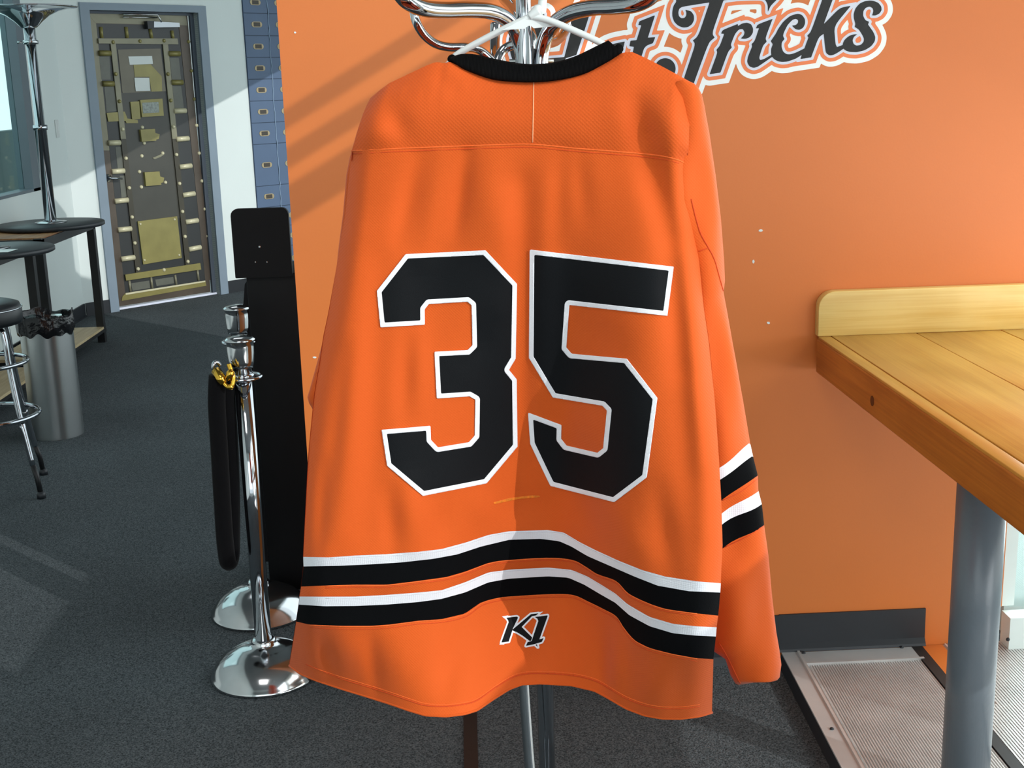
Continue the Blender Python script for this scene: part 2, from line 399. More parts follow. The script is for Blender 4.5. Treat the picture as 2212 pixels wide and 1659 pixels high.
# window in the left wall
win = thing('window_1', (XL, (wy0+wy1)/2, wz0), 'tall tinted window with grey frame in the left wall', 'window', kind='structure')
O('window_frame', *join(box(XL-.10, XL+.004, wy1-.15, wy1, wz0, wz1), box(XL-.10, XL+.004, wy0, wy0+.1, wz0, wz1),
                        box(XL-.10, XL+.004, wy0, wy1, wz0, wz0+.02), box(XL-.10, XL+.004, wy0, wy1, wz1-.08, wz1)), M_WINFRAME, win)
O('pane', *box(XL-.065, XL-.06, wy0+.1, wy1-.15, wz0+.02, wz1-.08), M_GLASS, win)
O('parapet', *join(box(-4.3, -4.15, 3, 16, -.06, 1.405), box(-4.3, -4.15, 12.85, 17, 1.3, 5)), M_PARAPET, label='dark green outdoor parapet seen through the left window', cat='parapet', kind='structure')
# white plate on the left wall
p = atX(122, 278, XL)
sw = thing('thermostat', (XL, p[1], p[2]), 'small white plate on the wall between window and door', 'thermostat')
bevel(O('cover', *box(XL, XL+.012, p[1]-.035, p[1]+.035, p[2]-.065, p[2]+.065), M_HANGER, sw), .004)
O('slot', *box(XL+.012, XL+.014, p[1]-.012, p[1]+.012, p[2]-.04, p[2]+.035), M_PAPER, sw)
# baseboards
bh = .105
O('baseboard_left', *join(box(XL, XL+.012, -3, 9.97, 0, bh), box(XL, XL+.022, -3, 9.97, 0, .012)), M_BASE, label='dark rubber baseboard along the left wall', cat='baseboard', kind='structure')
O('baseboard_diagonal', *join(slab45(XL+.01, -2.836, 0, bh, .012, 0), slab45(-2.037, 1.6, 0, bh, .012, 0)), M_BASE, label='dark rubber baseboard along the angled wall', cat='baseboard', kind='structure')
def cove(x0, x1, z0, z1):
    pr = [(0, 0), (.02, 0), (.018, .008), (.008, .022), (.006, z1-z0), (0, z1-z0)]
    return prism([(x0, YW-a, z0+b) for a, b in pr], (x1-x0, 0, 0))
O('baseboard_orange', *join(cove(WX0, .893, 0, .145), cove(.893, 1.329, .034, .147)), M_BASE, label='charcoal cove baseboard at the foot of the orange wall', cat='baseboard', kind='structure')
# trim at the right end of the orange wall
O('trim_1', *join(box(WX1, WX1+.012, YW, YW+.12, .14, .99)), mat('orange_edge', (214, 128, 66), .5, noise=(5, .05)), label='thin orange end strip of the orange wall', cat='trim', kind='structure')

# ------------------------------------------------------------ printed vault door
dn = np.array([1, -1, 0])/math.sqrt(2)
door = thing('door_1', p45(-2.436, 0, 0), 'vault-gate printed door in a slate grey frame', 'door', kind='structure')
def q45(pts, off, d, m, name, parent=None, smooth=False):
    P = [at45(x, y, off) for x, y in pts]
    return O(name, *prism(P, dn*d), m, parent or door, smooth)
# frame
fr = join(slab45(-2.836, DX0, 0, DZ+.055, -.12, .02), slab45(DX1, -2.037, 0, DZ+.055, -.12, .02), slab45(DX0, DX1, DZ, DZ+.055, -.12, .02))
O('door_frame', *fr, M_FRAME, door)
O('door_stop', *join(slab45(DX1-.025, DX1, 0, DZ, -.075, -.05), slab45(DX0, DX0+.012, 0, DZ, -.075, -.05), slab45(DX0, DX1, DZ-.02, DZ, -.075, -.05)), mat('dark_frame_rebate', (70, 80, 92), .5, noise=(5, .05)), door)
OFF = -.075     # leaf face, 75 mm behind the wall face
leaf = O('door_leaf', *slab45(DX0+.004, DX1-.03, .022, DZ-.02, OFF-.045, OFF), M_BRONZE, door)
O('threshold', *slab45(DX0, DX1, 0, .016, -.10, -.045), mat('under_door_light_paint', (228, 234, 250), .3, noise=(5, .03)), door)  # pale strip, coloured to stand for the light showing under the door
q45([(207, 51), (385, 56), (443, 606), (270, 634)], OFF, .003, M_GUN, 'dark_panel')
q45([(189, 21), (207, 51), (236, 325), (221, 325)], OFF, .004, M_BEIGE, 'left_stile')
q45([(221, 325), (236, 325), (270, 634), (256, 645)], OFF, .004, M_BRONZE, 'left_stile')
q45([(243, 180), (352, 180), (400, 470), (292, 480)], OFF+.002, .002, mat('grey_brown_print', (66, 65, 58), .38, noise=(5, .1)), 'centre_panel')
for pts in ([(214, 122), (236, 122), (239, 172), (219, 172)], [(225, 186), (246, 186), (252, 240), (230, 242)], [(249, 318), (268, 316), (272, 362), (254, 364)], [(258, 380), (270, 379), (275, 425), (262, 427)], [(366, 125), (386, 125), (391, 172), (371, 172)], [(372, 186), (391, 186), (397, 233), (377, 234)], [(283, 612), (322, 606), (324, 622), (286, 628)], [(335, 604), (374, 598), (376, 612), (338, 618)]):
    q45(pts, OFF+.003, .002, M_GREYPR, 'recess')
q45([(186, 24), (400, 32), (404, 55), (205, 50)], OFF, .005, M_BEIGE, 'top_rail')
q45([(386, 56), (402, 58), (458, 604), (443, 606)], OFF, .004, M_BRONZE, 'right_stile')
q45([(264, 640), (270, 634), (443, 607), (445, 617), (262, 650)], OFF, .006, M_BRASSP, 'bottom_rail')
q45([(271, 633), (443, 606), (443, 609), (271, 637)], OFF+.006, .004, M_ROD, 'bevel_strip')
q45([(254, 107), (346, 105), (358, 197), (264, 201)], OFF+.003, .004, mat('taupe_print', (112, 107, 92), .45, .1, noise=(8, .08)), 'upper_plate')
q45([(288, 140), (325, 139), (349, 165), (350, 197), (327, 198), (322, 166), (291, 166)], OFF+.007, .003, M_BRASSP, 'upper_brass_plate')
q45([(277, 122), (328, 121), (330, 138), (280, 140)], OFF+.007, .003, M_PAPER, 'white_label')
q45([(290, 168), (322, 168), (324, 196), (293, 197)], OFF+.010, .003, M_PAPER, 'white_note')
q45([(280, 220), (299, 219), (302, 257), (284, 258)], OFF+.003, .012, M_BRASSP, 'hinge_block')
q45([(300, 216), (348, 213), (351, 250), (304, 253)], OFF+.003, .02, M_BRASSP, 'brass_box')
q45([(307, 222), (342, 220), (344, 243), (309, 245)], OFF+.023, .002, mat('smudged_print', (148, 156, 150), .5, noise=(60, .3)), 'box_window')
q45([(229, 244), (268, 241), (274, 256), (296, 259), (297, 266), (272, 266), (270, 261), (233, 263)], OFF+.003, .01, M_BRASSP, 'bracket')
for pts in ([(300, 280), (331, 278), (334, 304), (303, 306)], [(309, 372), (341, 370), (345, 399), (312, 402)]):
    b = q45(pts, OFF+.003, .025, M_BRASSP, 'brass_lock')
    c = np.mean(pts, 0)
    O('lock_lug', *prism([at45(x, y, OFF+.004) for x, y in ((c[0]+16, c[1]-5), (c[0]+26, c[1]-2), (c[0]+24, c[1]+8), (c[0]+17, c[1]+10))], dn*.014), M_BRASSP, b)
q45([(329, 341), (345, 334), (351, 331), (352, 335), (346, 339), (333, 344)], OFF+.003, .006, M_BEIGE, 'latch_link')
big = q45([(296, 478), (381, 467), (391, 557), (308, 571)], OFF+.003, .012, M_BRASSP, 'lower_brass_plate')
for x, y in ((303, 484), (377, 474), (387, 551), (312, 562)):
    O('rivet', *dome(at45(x, y, OFF+.015), dn, .010), M_ROD, big)
lb = q45([(237, 88), (248, 88), (271, 300), (260, 300)], OFF+.006, .010, M_BEIGE, 'left_bar')
q45([(260, 300), (271, 300), (304, 590), (293, 592)], OFF+.006, .010, M_DARKBAR, 'left_bar')
rb = q45([(350, 90), (361, 90), (382, 300), (371, 300)], OFF+.006, .010, M_BEIGE, 'right_bar')
q45([(371, 300), (382, 300), (410, 574), (400, 576)], OFF+.006, .010, M_DARKBAR, 'right_bar')
tb = q45([(211, 83), (382, 83), (384, 96), (212, 94)], OFF+.010, .010, M_BEIGE, 'top_bar')
bb = q45([(269, 593), (431, 568), (433, 582), (271, 606)], OFF+.010, .012, M_BRASSP, 'bottom_bar')
for x, y, par in ((244, 91, lb), (250, 160, lb), (258, 219, lb), (265, 279, lb), (272, 342, lb), (279, 406, lb), (285, 469, lb), (291, 525, lb), (298, 581, lb),
                  (354, 88, rb), (363, 160, rb), (369, 217, rb), (374.6, 273.5, rb), (381, 334, rb), (387.6, 396.5, rb), (394, 457, rb), (399.5, 511, rb), (405.7, 565, rb),
                  (302, 89, tb), (354, 583, bb)):
    O('bolt', *dome(at45(x, y, OFF+.018), dn, .016), M_ROD if y > 260 else M_BRASSP, par)
for x, y in ((407, 90), (413, 153), (419, 214), (424.5, 271), (430, 331), (436, 391), (442.6, 451.5), (449, 510), (455, 567), (307, 275), (311, 309), (306, 337), (301, 371), (305, 404), (351, 331), (357, 394)):
    O('bolt', *dome(at45(x, y, OFF+.003), dn, .016), M_ROD if y > 260 else M_BRASSP, door)
for a, b in (((217.6, 58), (220, 82)), ((272, 58), (275, 82)), ((324, 62), (328, 83)), ((371, 66), (374, 85))):
    O('vertical_rod', *cyl(at45(*a, OFF+.006), at45(*b, OFF+.006), .014, 10), M_BRASSP, door, True)
for a, b in (((279, 606), (282, 630)), ((326, 598), (329, 623)), ((378, 594), (381, 615)), ((426, 581), (429, 606))):
    O('vertical_rod', *cyl(at45(*a, OFF+.006), at45(*b, OFF+.006), .010, 10), M_BEIGE, door, True)
for a, b, y, y2 in ((214, 238, 115, 115), (222, 245, 181, 181), (234, 259, 309, 308), (242, 268, 371, 369), (248, 276, 435, 432), (255, 283, 497, 494), (262, 290, 560, 556),
                    (364, 388, 116, 116), (370, 394, 178, 178), (376, 401, 240, 239), (381, 407, 301, 299), (388, 413, 361, 358), (395, 420, 422, 418), (401, 427, 480, 476), (408, 433, 539, 534)):
    O('bolt_rod', *cyl(at45(a, y, OFF+.012), at45(b, y2, OFF+.012), .0215, 12), M_ROD if y > 230 else M_BRASSP, door, True)
rose = O('lever_rose', *cyl(at45(231, 384, OFF), at45(231, 384, OFF)+dn*.02, .03, 16), M_CHROME, door, True)
O('lever_handle', *tube([at45(232, 383, OFF+.02), at45(233, 383, OFF+.055), at45(240, 385, OFF+.06), at45(264, 386, OFF+.058)], [.011, .011, .012, .009], 10), M_CHROME, rose, True)
cl = q45([(312, 48), (326, 47), (381, 50), (382, 59), (320, 60)], OFF+.004, .045, mat('closer_grey', (196, 202, 208), .4, .4, noise=(5, .04)), 'door_closer')
q45([(311, 46), (326, 46), (326, 61), (313, 63)], OFF+.004, .047, M_BASE, 'closer_cap', cl)
O('closer_arm', *join(tube([at45(266, 31, OFF+.04), at45(340, 32, OFF+.045), at45(345, 40, OFF+.05), at45(349, 48, OFF+.05)], .007, 8), tube([at45(266, 37, OFF+.03), at45(340, 38, OFF+.03)], .006, 8)), M_STEEL, cl, True)

# ------------------------------------------------------------ safe-deposit-box panel on the angled wall
zr = [2.70, 2.521, 2.343, 2.159, 1.979, 1.797, 1.614, 1.429, 1.247, .887, .70, .52, .34, .11]
sd = thing('safe_deposit_panel', p45(-1.50, 0, .1), 'blue grey wall of numbered safe deposit boxes beside the door', 'deposit boxes')
O('backing', *slab45(-1.773, -.96, .11, 3.2, 0, .006), M_BOXGAP, sd)
for c in range(4):
    for k in range(len(zr)-1):
        x0 = -1.773+.18*c; x1 = x0+.18
        bx = O('box_door', *slab45(x0+.0025, x1-.0025, zr[k+1]+.003, zr[k]-.003, .006, .013), M_BOX, sd)
        if k == 9 and c > 0: continue
        zc = (zr[k]+zr[k+1])/2+(.0 if k != 8 else 0)
        xc = x0+.092
        def rr(w, h, o0, o1, m, nm):
            pts = []
            for sx, sz, a0 in ((1, 1, 0), (-1, 1, 90), (-1, -1, 180), (1, -1, 270)):
                for a in (0, 30, 60, 90):
                    aa = math.radians(a0+a); pts.append(p45(xc+(sx*(w-h)+h*math.cos(aa))/math.sqrt(2), o0, zc+h*math.sin(aa)))
            return O(nm, *prism(pts, dn*(o1-o0)), m, bx)
        rr(.055, .023, .013, .017, M_PLATE, 'number_plate')
        O('number_window', *prism([p45(xc+sx*.033/math.sqrt(2), .017, zc+sz*.017) for sx, sz in ((-1, -1), (1, -1), (1, 1), (-1, 1))], dn*.002), M_PLATED, bx)
O('torn_seam', *tube([p45(-1.593+random.uniform(-.004, .004), .015, z) for z in np.linspace(3.1, .5, 60)], .004, 6), mat('pale_torn_seam', (140, 162, 186), .7, noise=(20, .1)), sd)

# ------------------------------------------------------------ wall lettering (flat vinyl)
def A_(*p): return [(1180+x/8.508, y/8.508) for x, y in p]
def B_(*p): return [(1420+x/8.508, y/8.508) for x, y in p]
def C_(*p): return [(1680+x/8.508, y/8.508) for x, y in p]
def sm(poly, k=4):   # round a traced outline a little where it is a curve
    P = np.asarray(poly, float); n = len(P); out = []
    for i in range(n):
        a, b, c = P[i-1], P[i], P[(i+1) % n]
        v1, v2 = b-a, c-b; l1, l2 = np.linalg.norm(v1), np.linalg.norm(v2)
        ang = math.degrees(math.acos(np.clip(v1@v2/(l1*l2+1e-9), -1, 1)))
        if ang < 48 and min(l1, l2) > 1.5:
            r = .3
            p0, p2 = b-v1*r, b+v2*r
            for t in (0, .33, .67, 1): out.append(p0*(1-t)**2+2*b*t*(1-t)+p2*t*t)
        else: out.append(b)
    return np.array(out)
L_H1 = [(1097, 85), (1112, 58), (1150, 40), (1176, 30), (1174, 122), (1150, 165), (1106, 132)]
L_H2 = A_((440, 400), (560, 300), (660, 200), (720, 60), (880, -60), (810, 230), (555, 1010), (320, 1085), (330, 1060), (480, 480))
L_HX = [(1174, 128), (1180, 126.5), (1222, 123), (1216, 165), (1150, 170)]
L_a = A_((1255, 800), (1445, 762), (1360, 1100), (900, 1250), (1000, 950), (1120, 850))
L_t = A_((1715, 390), (2000, 278), (1868, 692), (2005, 682), (1960, 795), (1850, 835), (1795, 890), (1745, 1060), (1700, 1250), (1500, 1200), (1590, 960), (1612, 862), (1528, 850), (1548, 748), (1660, 738), (1748, 462), (1690, 462))
L_o = [(1437+22.5*math.cos(a), 148.5+23*math.sin(a)) for a in np.linspace(0, 2*math.pi, 28, endpoint=False)]
L_T = B_((340, -20), (350, 30), (300, 100), (275, 200), (275, 300), (310, 400), (380, 470), (470, 508), (560, 500), (635, 450), (675, 370), (672, 280), (620, 205), (510, 178), (535, 230), (530, 290), (495, 332), (440, 335), (395, 295), (385, 230), (400, 165), (450, 125), (960, 45), (770, 610), (720, 690), (650, 745), (688, 790), (680, 870), (505, 1390), (470, 1520), (640, 1620), (690, 1475), (945, 780), (1055, 690), (1018, 640), (1022, 560), (1215, 10), (1260, -120), (300, -140))
L_r = B_((1170, 620), (1200, 550), (1480, 440), (1478, 482), (1560, 430), (1650, 415), (1725, 445), (1762, 525), (1755, 610), (1700, 685), (1620, 715), (1530, 710), (1590, 650), (1605, 590), (1570, 535), (1500, 540), (1430, 620), (1380, 740), (1350, 825), (1370, 872), (1300, 950), (1160, 1335), (960, 1365), (1105, 970), (1085, 915), (1150, 840), (1230, 620))
L_i = B_((1810, 525), (1840, 450), (2120, 345), (1985, 700), (2010, 765), (1940, 840), (1870, 1060), (1890, 1105), (1960, 1085), (2110, 1000), (2200, 1000), (2110, 1045), (1960, 1150), (1850, 1225), (1770, 1250), (1690, 1220), (1650, 1140), (1665, 1040), (1745, 850), (1730, 815), (1790, 750), (1870, 515))
L_c = B_((2190, 600), (2085, 755), (2122, 815), (2092, 890), (2090, 985), (2110, 1045), (2150, 1090))+C_((0, 1125), (80, 1140), (180, 1132), (330, 1080), (445, 1008), (520, 920), (490, 890), (330, 970), (230, 1000), (160, 995), (100, 950), (70, 860), (75, 780), (125, 715), (97, 660), (112, 600), (180, 460), (270, 365), (330, 345), (375, 370), (375, 420), (330, 462), (260, 470), (330, 540), (400, 550), (470, 510), (505, 430), (500, 350), (450, 275), (370, 250), (230, 290), (100, 400), (0, 545))
L_k = C_((838, -60), (1030, -60), (845, 445), (1140, 145), (1345, 105), (1035, 480), (1062, 810), (1090, 865), (1200, 825), (1230, 860), (1210, 895), (1100, 970), (1020, 1012), (950, 1020), (895, 980), (878, 930), (845, 620), (750, 690), (615, 1055), (415, 1085), (445, 1008), (490, 890), (565, 690), (540, 655), (610, 590))
L_s = C_((1430, 440), (1400, 340), (1395, 260), (1430, 150), (1510, 60), (1620, 15), (1740, 8), (1850, 50), (1905, 120), (1910, 190), (1870, 250), (1800, 285), (1735, 285), (1760, 200), (1745, 150), (1690, 120), (1620, 140), (1575, 200), (1570, 290), (1610, 370), (1680, 400), (1660, 450), (1760, 590), (1795, 680), (1785, 760), (1720, 850), (1600, 925), (1450, 960), (1320, 955), (1250, 930), (1205, 893), (1195, 825), (1200, 790), (1230, 730), (1310, 660), (1400, 630), (1465, 630), (1400, 675), (1375, 740), (1395, 810), (1450, 840), (1530, 825), (1580, 770), (1585, 710), (1560, 650), (1490, 540), (1415, 495))
L_bar = B_((1212, 8), (1500, -30), (1900, -40), (1985, 0), (2030, 90), (2030, 225), (2080, 110), (2190, 0), (2230, -60), (2200, -160), (1200, -160))
letters = [sm(p) for p in (L_bar, L_H1, L_H2, L_HX, L_a, L_t, L_o, L_T, L_r, L_i, L_c, L_k, L_s)]
xs = np.arange(1040, 1956, 1.6); ys = np.arange(-44, 214, 1.6)
DL = sdf(letters, xs, ys)
# sharp outer corners of the printed outlines at the letters' square feet
def mitre(poly, i, d):
    P = np.asarray(poly, float); n = len(P); a, b, c = P[i-1], P[i], P[(i+1) % n]
    ar = np.sum(P[:, 0]*np.roll(P[:, 1], -1)-np.roll(P[:, 0], -1)*P[:, 1])
    s = 1 if ar > 0 else -1
    e1 = (b-a)/np.linalg.norm(b-a); e2 = (c-b)/np.linalg.norm(c-b)
    n1 = s*np.array([e1[1], -e1[0]]); n2 = s*np.array([e2[1], -e2[0]])
    m = n1+n2; tip = b+m*(d/(1+n1@n2))
    return [b, b+n1*d, tip, b+n2*d]
corners = [(L_r, 20), (L_r, 21), (L_k, 18), (L_k, 19), (L_r, 1), (L_r, 2), (L_i, 2), (L_k, 4), (L_t, 1), (L_t, 3), (L_t, 0), (L_i, 1)]
logo = thing('wall_logo', atY(1500, 210, YW), 'black white and orange script logo decal on the orange wall', 'logo')
for nm, d, m, off in (('white_outline', 24.5, M_DWHT, .0006), ('orange_outline', 13.6, M_DORA, .0012), ('lavender_outline', 5.6, M_DLAV, .0018), ('black_lettering', 0, M_DBLK, .0024)):
    D = DL-d
    if d: D = np.minimum(D, sdf([mitre(P, i, d) for P, i in corners], xs, ys))
    v2, fc = march(xs, ys, D)
    O(nm, [atY(x, y, YW-off) for x, y in v2], fc, m, logo)
# chips in the paint
for k, (x, y, w, h) in enumerate(((1643, 498, 5, 3), (1627, 565, 3, 5), (1660, 697, 5, 3), (680, 772, 5, 2.5), (637, 70, 3, 3))):
    pts = [(x+w*math.cos(a)*random.uniform(.6, 1.1), y+h*math.sin(a)*random.uniform(.6, 1.1)) for a in np.linspace(0, 6.28, 7, endpoint=False)]
    O('paint_chip', *prism([atY(*p, YW-.0004) for p in pts], (0, -.0008, 0)), M_PAPER, bpy.data.objects['wall_orange'])

# ------------------------------------------------------------ floor strip, aluminium ramp, exit door
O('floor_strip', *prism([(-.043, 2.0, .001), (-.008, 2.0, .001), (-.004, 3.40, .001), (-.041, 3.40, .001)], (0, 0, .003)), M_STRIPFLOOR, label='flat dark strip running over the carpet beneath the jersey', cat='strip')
ramp = thing('metal_ramp', (1.05, 2.4, 0), 'ribbed aluminium floor ramp with frame by the orange wall', 'ramp')
RZ = .032
def rx(y): return .899+(y-3.417)*.024     # left edge of the ramp
def bar(x0, x1, x2, x3, y0, y1, z0, z1): return prism([(x0, y0, z0), (x1, y0, z0), (x3, y1, z0), (x2, y1, z0)], (0, 0, z1-z0))
RY0, RY1 = 1.2, 3.40
O('base_plate', *bar(rx(RY0)+.01, 1.30, rx(RY1)+.01, 1.30, RY0, RY1, 0, RZ-.006), M_ALU2, ramp)
O('side_skirt', *prism([(rx(RY0)-.012, RY0, 0), (rx(RY0)+.002, RY0, 0), (rx(RY0)+.002, RY0, RZ-.003), (rx(RY0), RY0, RZ-.003)], (rx(RY1)-rx(RY0), RY1-RY0, 0)), M_BASE, ramp)
O('left_rail', *bar(rx(RY0), rx(RY0)+.046, rx(RY1), rx(RY1)+.046, RY0, RY1, RZ-.012, RZ+.002), M_ALU2, ramp)
O('rail_lip', *bar(rx(RY0)+.046, rx(RY0)+.053, rx(RY1)+.046, rx(RY1)+.053, RY0, RY1, RZ-.006, RZ+.006), M_ALU, ramp)
O('end_rail', *box(rx(RY1)+.05, 1.295, 3.325, 3.398, RZ-.008, RZ+.002), M_ALU2, ramp)
O('end_lip', *box(rx(RY1)+.05, 1.295, 3.318, 3.326, RZ-.006, RZ+.005), M_ALU, ramp)
for x, y in ((1736, 1411), (1948, 1399), (1797, 1575)):
    c = atZ(x, y, RZ+.002); O('screw', *dome(c, (0, 0, 1), .006), M_BASE, ramp)
ribs = []
nx = 46
for i in range(nx):
    a = (i+.5)/nx; x0 = rx(RY0)+.06; x1 = 1.286
    xa0, xa1 = x0+(x1-x0)*a, rx(RY1)+.06+(x1-rx(RY1)-.06)*a
    w = .0026
    ribs.append(prism([(xa0-w, RY0, RZ-.006), (xa0+w, RY0, RZ-.006), (xa0+w*.5, RY0, RZ-.001), (xa0-w*.5, RY0, RZ-.001)], (xa1-xa0, 3.318-RY0, 0)))
O('ribs', *join(*ribs), M_ALU, ramp, kind='stuff')
O('edge_strip', *bar(1.286, 1.318, 1.286, 1.318, RY0, RY1, 0, RZ+.003), M_STRIPFLOOR, ramp)
O('trim_2', *box(1.32, 1.385, 3.05, YW-.002, 0, RZ-.004), M_WALLOR, label='low orange ledge at the foot of the orange wall behind the table post', cat='trim', kind='structure')
ramp2 = thing('metal_threshold', (1.9, 2.6, 0), 'bright ribbed metal threshold plate right of the grey table post', 'ramp')
O('base_plate', *join(box(1.32, 2.9, 1.2, 3.05, 0, RZ-.006), box(1.385, 2.9, 3.05, YW, 0, RZ-.006)), M_ALU2, ramp2)
O('ribs', *join(*[box(x-.0026, x+.0026, 1.2, 3.04 if x < 1.39 else YW-.002, RZ-.006, RZ-.001) for x in np.arange(1.326, 2.9, .0085)]), M_ALU, ramp2, kind='stuff')
# glass exit door right of the orange wall
ex = thing('door_2', (2.3, YW+.03, 0), 'white framed glass exit door right of the orange wall', 'door', kind='structure')
M_DOORW = mat('white_door_paint', (228, 238, 234), .4, noise=(5, .02))
O('door_frame', *join(box(WX1+.013, WX1+.05, YW+.004, YW+.08, .14, .985), box(3.0, 3.2, YW-.01, YW+.08, 0, 2.5), box(WX1+.155, 3.2, YW-.01, YW+.08, 2.4, CEIL)), M_DOORW, ex)
O('bottom_rail', *box(WX1+.013, 3.0, YW-.06, YW+.0, .028, .128), M_DOORW, ex)
O('pane', *join(box(WX1+.05, 3.0, YW+.04, YW+.046, .12, .985), box(WX1+.155, 3.0, YW+.04, YW+.046, .985, 2.4)), M_GLASSDOOR, ex)
O('screw', *dome(atY(2177, 1381, YW-.06), (0, -1, 0), .006), M_BASE, ex)
a0 = atZ(2176, 1188, -.055); a1 = atZ(2230, 1236, -.055)
O('joint_strip', *prism([a0+[-.02, .5, 0], a0+[.06, .5, 0], a1+[.06, -.4, 0], a1+[-.02, -.4, 0]], (0, 0, .004)), M_STRIPFLOOR, label='dark joint across the concrete outside the exit door', cat='joint', kind='structure')

# ------------------------------------------------------------ pine counter table on the right
tb = thing('counter_table', (1.13, 2.6, 0), 'varnished pine bar counter on a grey post against the orange wall', 'counter')
TX0, TZ, TY0, TY1, TX1 = .972, .982, .9, 3.385, 1.96
YB = 3.385
edges = [TX0+.005, 1.013, 1.252, 1.49, 1.73, TX1]
for i in range(len(edges)-1):
    g = .0016
    z = TZ+(.0006 if i % 2 else 0)
    bevel(O('tabletop_plank' if i else 'tabletop_lipping', *box(edges[i]+(g if i else 0), edges[i+1]-g, TY0, TY1, TZ-.03, z), M_PINE_TOP, tb), .0015, 2)
O('groove_bed', *box(TX0+.02, TX1-.01, TY0+.01, TY1-.002, TZ-.036, TZ-.012), mat('dark_groove', (60, 38, 20), .8, noise=(10, .1)), tb)
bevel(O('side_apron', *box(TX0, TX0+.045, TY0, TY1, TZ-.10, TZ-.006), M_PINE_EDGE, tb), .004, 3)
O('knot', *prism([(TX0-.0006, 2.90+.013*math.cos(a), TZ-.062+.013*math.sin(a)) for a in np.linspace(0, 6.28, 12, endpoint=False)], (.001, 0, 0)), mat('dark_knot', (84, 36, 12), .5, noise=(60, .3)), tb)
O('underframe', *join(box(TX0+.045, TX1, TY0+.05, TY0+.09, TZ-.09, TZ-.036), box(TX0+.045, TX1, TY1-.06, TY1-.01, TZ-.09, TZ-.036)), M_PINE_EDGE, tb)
# backsplash rail with rounded corner
pr = [(TX0+.004, TZ)]+[(TX0+.004+.045*(1-math.cos(a)), TZ+.125-.045+.045*math.sin(a)) for a in np.linspace(0, math.pi/2, 8)]+[(TX1, TZ+.125), (TX1, TZ)]
bevel(O('back_rail', *prism([(x, YB, z) for x, z in pr], (0, .034, 0)), M_PINE_BS, tb), .002, 2)
pc = atY(2101, 1400, 2.6)
post = O('post', *lathe((pc[0], 2.6, 0), [(.0535, RZ+.014), (.0535, TZ-.094)], 40), M_POST, tb, True)
O('post_flange', *lathe((pc[0], 2.6, 0), [(.14, TZ-.094), (.14, TZ-.086), (.06, TZ-.084)], 32), M_POST, post)
O('foot_plate', *lathe((pc[0], 2.6, RZ+.003), [(.07, 0), (.07, .008), (.056, .014)], 40), M_POST, post)

# ------------------------------------------------------------ stanchions, rope, kiosk
def stanchion(x, y, h, label):
    t = thing('rope_stanchion', (x, y, 0), label, 'stanchion', 'chrome rope stanchions')
    O('base', *lathe((x, y, 0), [(.160, 0), (.163, .004), (.162, .010), (.159, .014), (.155, .022), (.146, .036), (.130, .054), (.110, .068), (.088, .079), (.066, .087), (.048, .092), (.041, .097), (.034, .101), (.036, .108), (.030, .114)], 56), M_CHROME2, t, True)
    O('pole', *lathe((x, y, 0), [(.0245, .108), (.0245, h-.10)], 32), M_CHROME, t, True)
    O('ring', *tube([(x+.05*math.cos(a), y+.05*math.sin(a), h-.112) for a in np.linspace(0, 2*math.pi, 36, endpoint=False)], .0055, 10, closed=True), M_CHROME, t, True)
    O('ring_collar', *lathe((x, y, 0), [(.026, h-.122), (.032, h-.118), (.032, h-.106), (.026, h-.100)], 28), M_CHROME, t, True)
    O('cap', *lathe((x, y, 0), [(.027, h-.100), (.027, h-.086), (.033, h-.084), (.0355, h-.066), (.0372, h-.045), (.0378, h-.025), (.0376, h-.012), (.042, h-.008), (.042, h-.004), (.034, h+.002), (.012, h+.006), (.001, h+.006)], 32), M_CHROME2, t, True)
    return t
stanchion(-.626, 3.486, 1.018, 'chrome stanchion nearest the jersey, black rope hanging from its ring')
stanchion(-.711, 3.95, 1.03, 'chrome stanchion standing behind the roped one, beside the black kiosk')
rope = thing('velvet_rope', (-.70, 3.46, .30), 'black velvet rope hanging doubled from the front stanchion ring', 'rope')
def rp(x, y, Y): return atY(x, y, Y)
pa = [rp(470, 812, 3.45), rp(468, 870, 3.455), rp(473, 960, 3.46), rp(480, 1080, 3.46), rp(486, 1170, 3.46), rp(493, 1214, 3.47), rp(500, 1190, 3.49), rp(500, 1080, 3.50), rp(496, 960, 3.50), rp(490, 870, 3.49), rp(486, 822, 3.48)]
O('rope', *tube(smooth_path(pa, 6), .0245, 16), M_ROPE, rope, True)
O('end_cap', *tube([rp(466, 800, 3.445), rp(478, 818, 3.43), rp(484, 828, 3.425)], [.014, .0145, .011], 14), M_BRASS, rope, True)
O('hook', *join(tube(smooth_path([rp(484, 828, 3.425), rp(493, 836, 3.42), rp(502, 832, 3.42), rp(504, 815, 3.425), rp(499, 800, 3.43), rp(494, 786, 3.435)], 5), .0065, 10),
                tube([rp(492, 820, 3.42), rp(498, 806, 3.42), rp(502, 800, 3.42)], [.008, .012, .007], 10),
                tube([rp(496, 830, 3.42), rp(500, 838, 3.42), rp(503, 840, 3.42)], [.007, .009, .004], 10)), M_BRASS, rope, True)
O('second_hook', *tube(smooth_path([rp(470, 812, 3.45), rp(463, 800, 3.45), rp(461, 788, 3.45), rp(468, 782, 3.455), rp(476, 790, 3.46)], 5), .006, 10), M_CHROME, rope, True)
kx0, kx1, ky = -.73, -.45, 4.13
ki = thing('kiosk', (-.6, 4.28, 0), 'tall black kiosk with rounded head board left of the orange wall', 'kiosk')
bevel(O('cabinet', *box(-.705, kx1, ky, ky+.30, 0, 1.105), M_KIOSK, ki), .004)
pts = [(497, 452), (622, 450), (636, 592), (508, 594)]
hp = [atY(*p, ky-.012) for p in pts]
x0, x1 = hp[0][0]-.0, hp[1][0]; z1 = hp[0][2]; z0 = 1.095
r = .022; rp_ = []
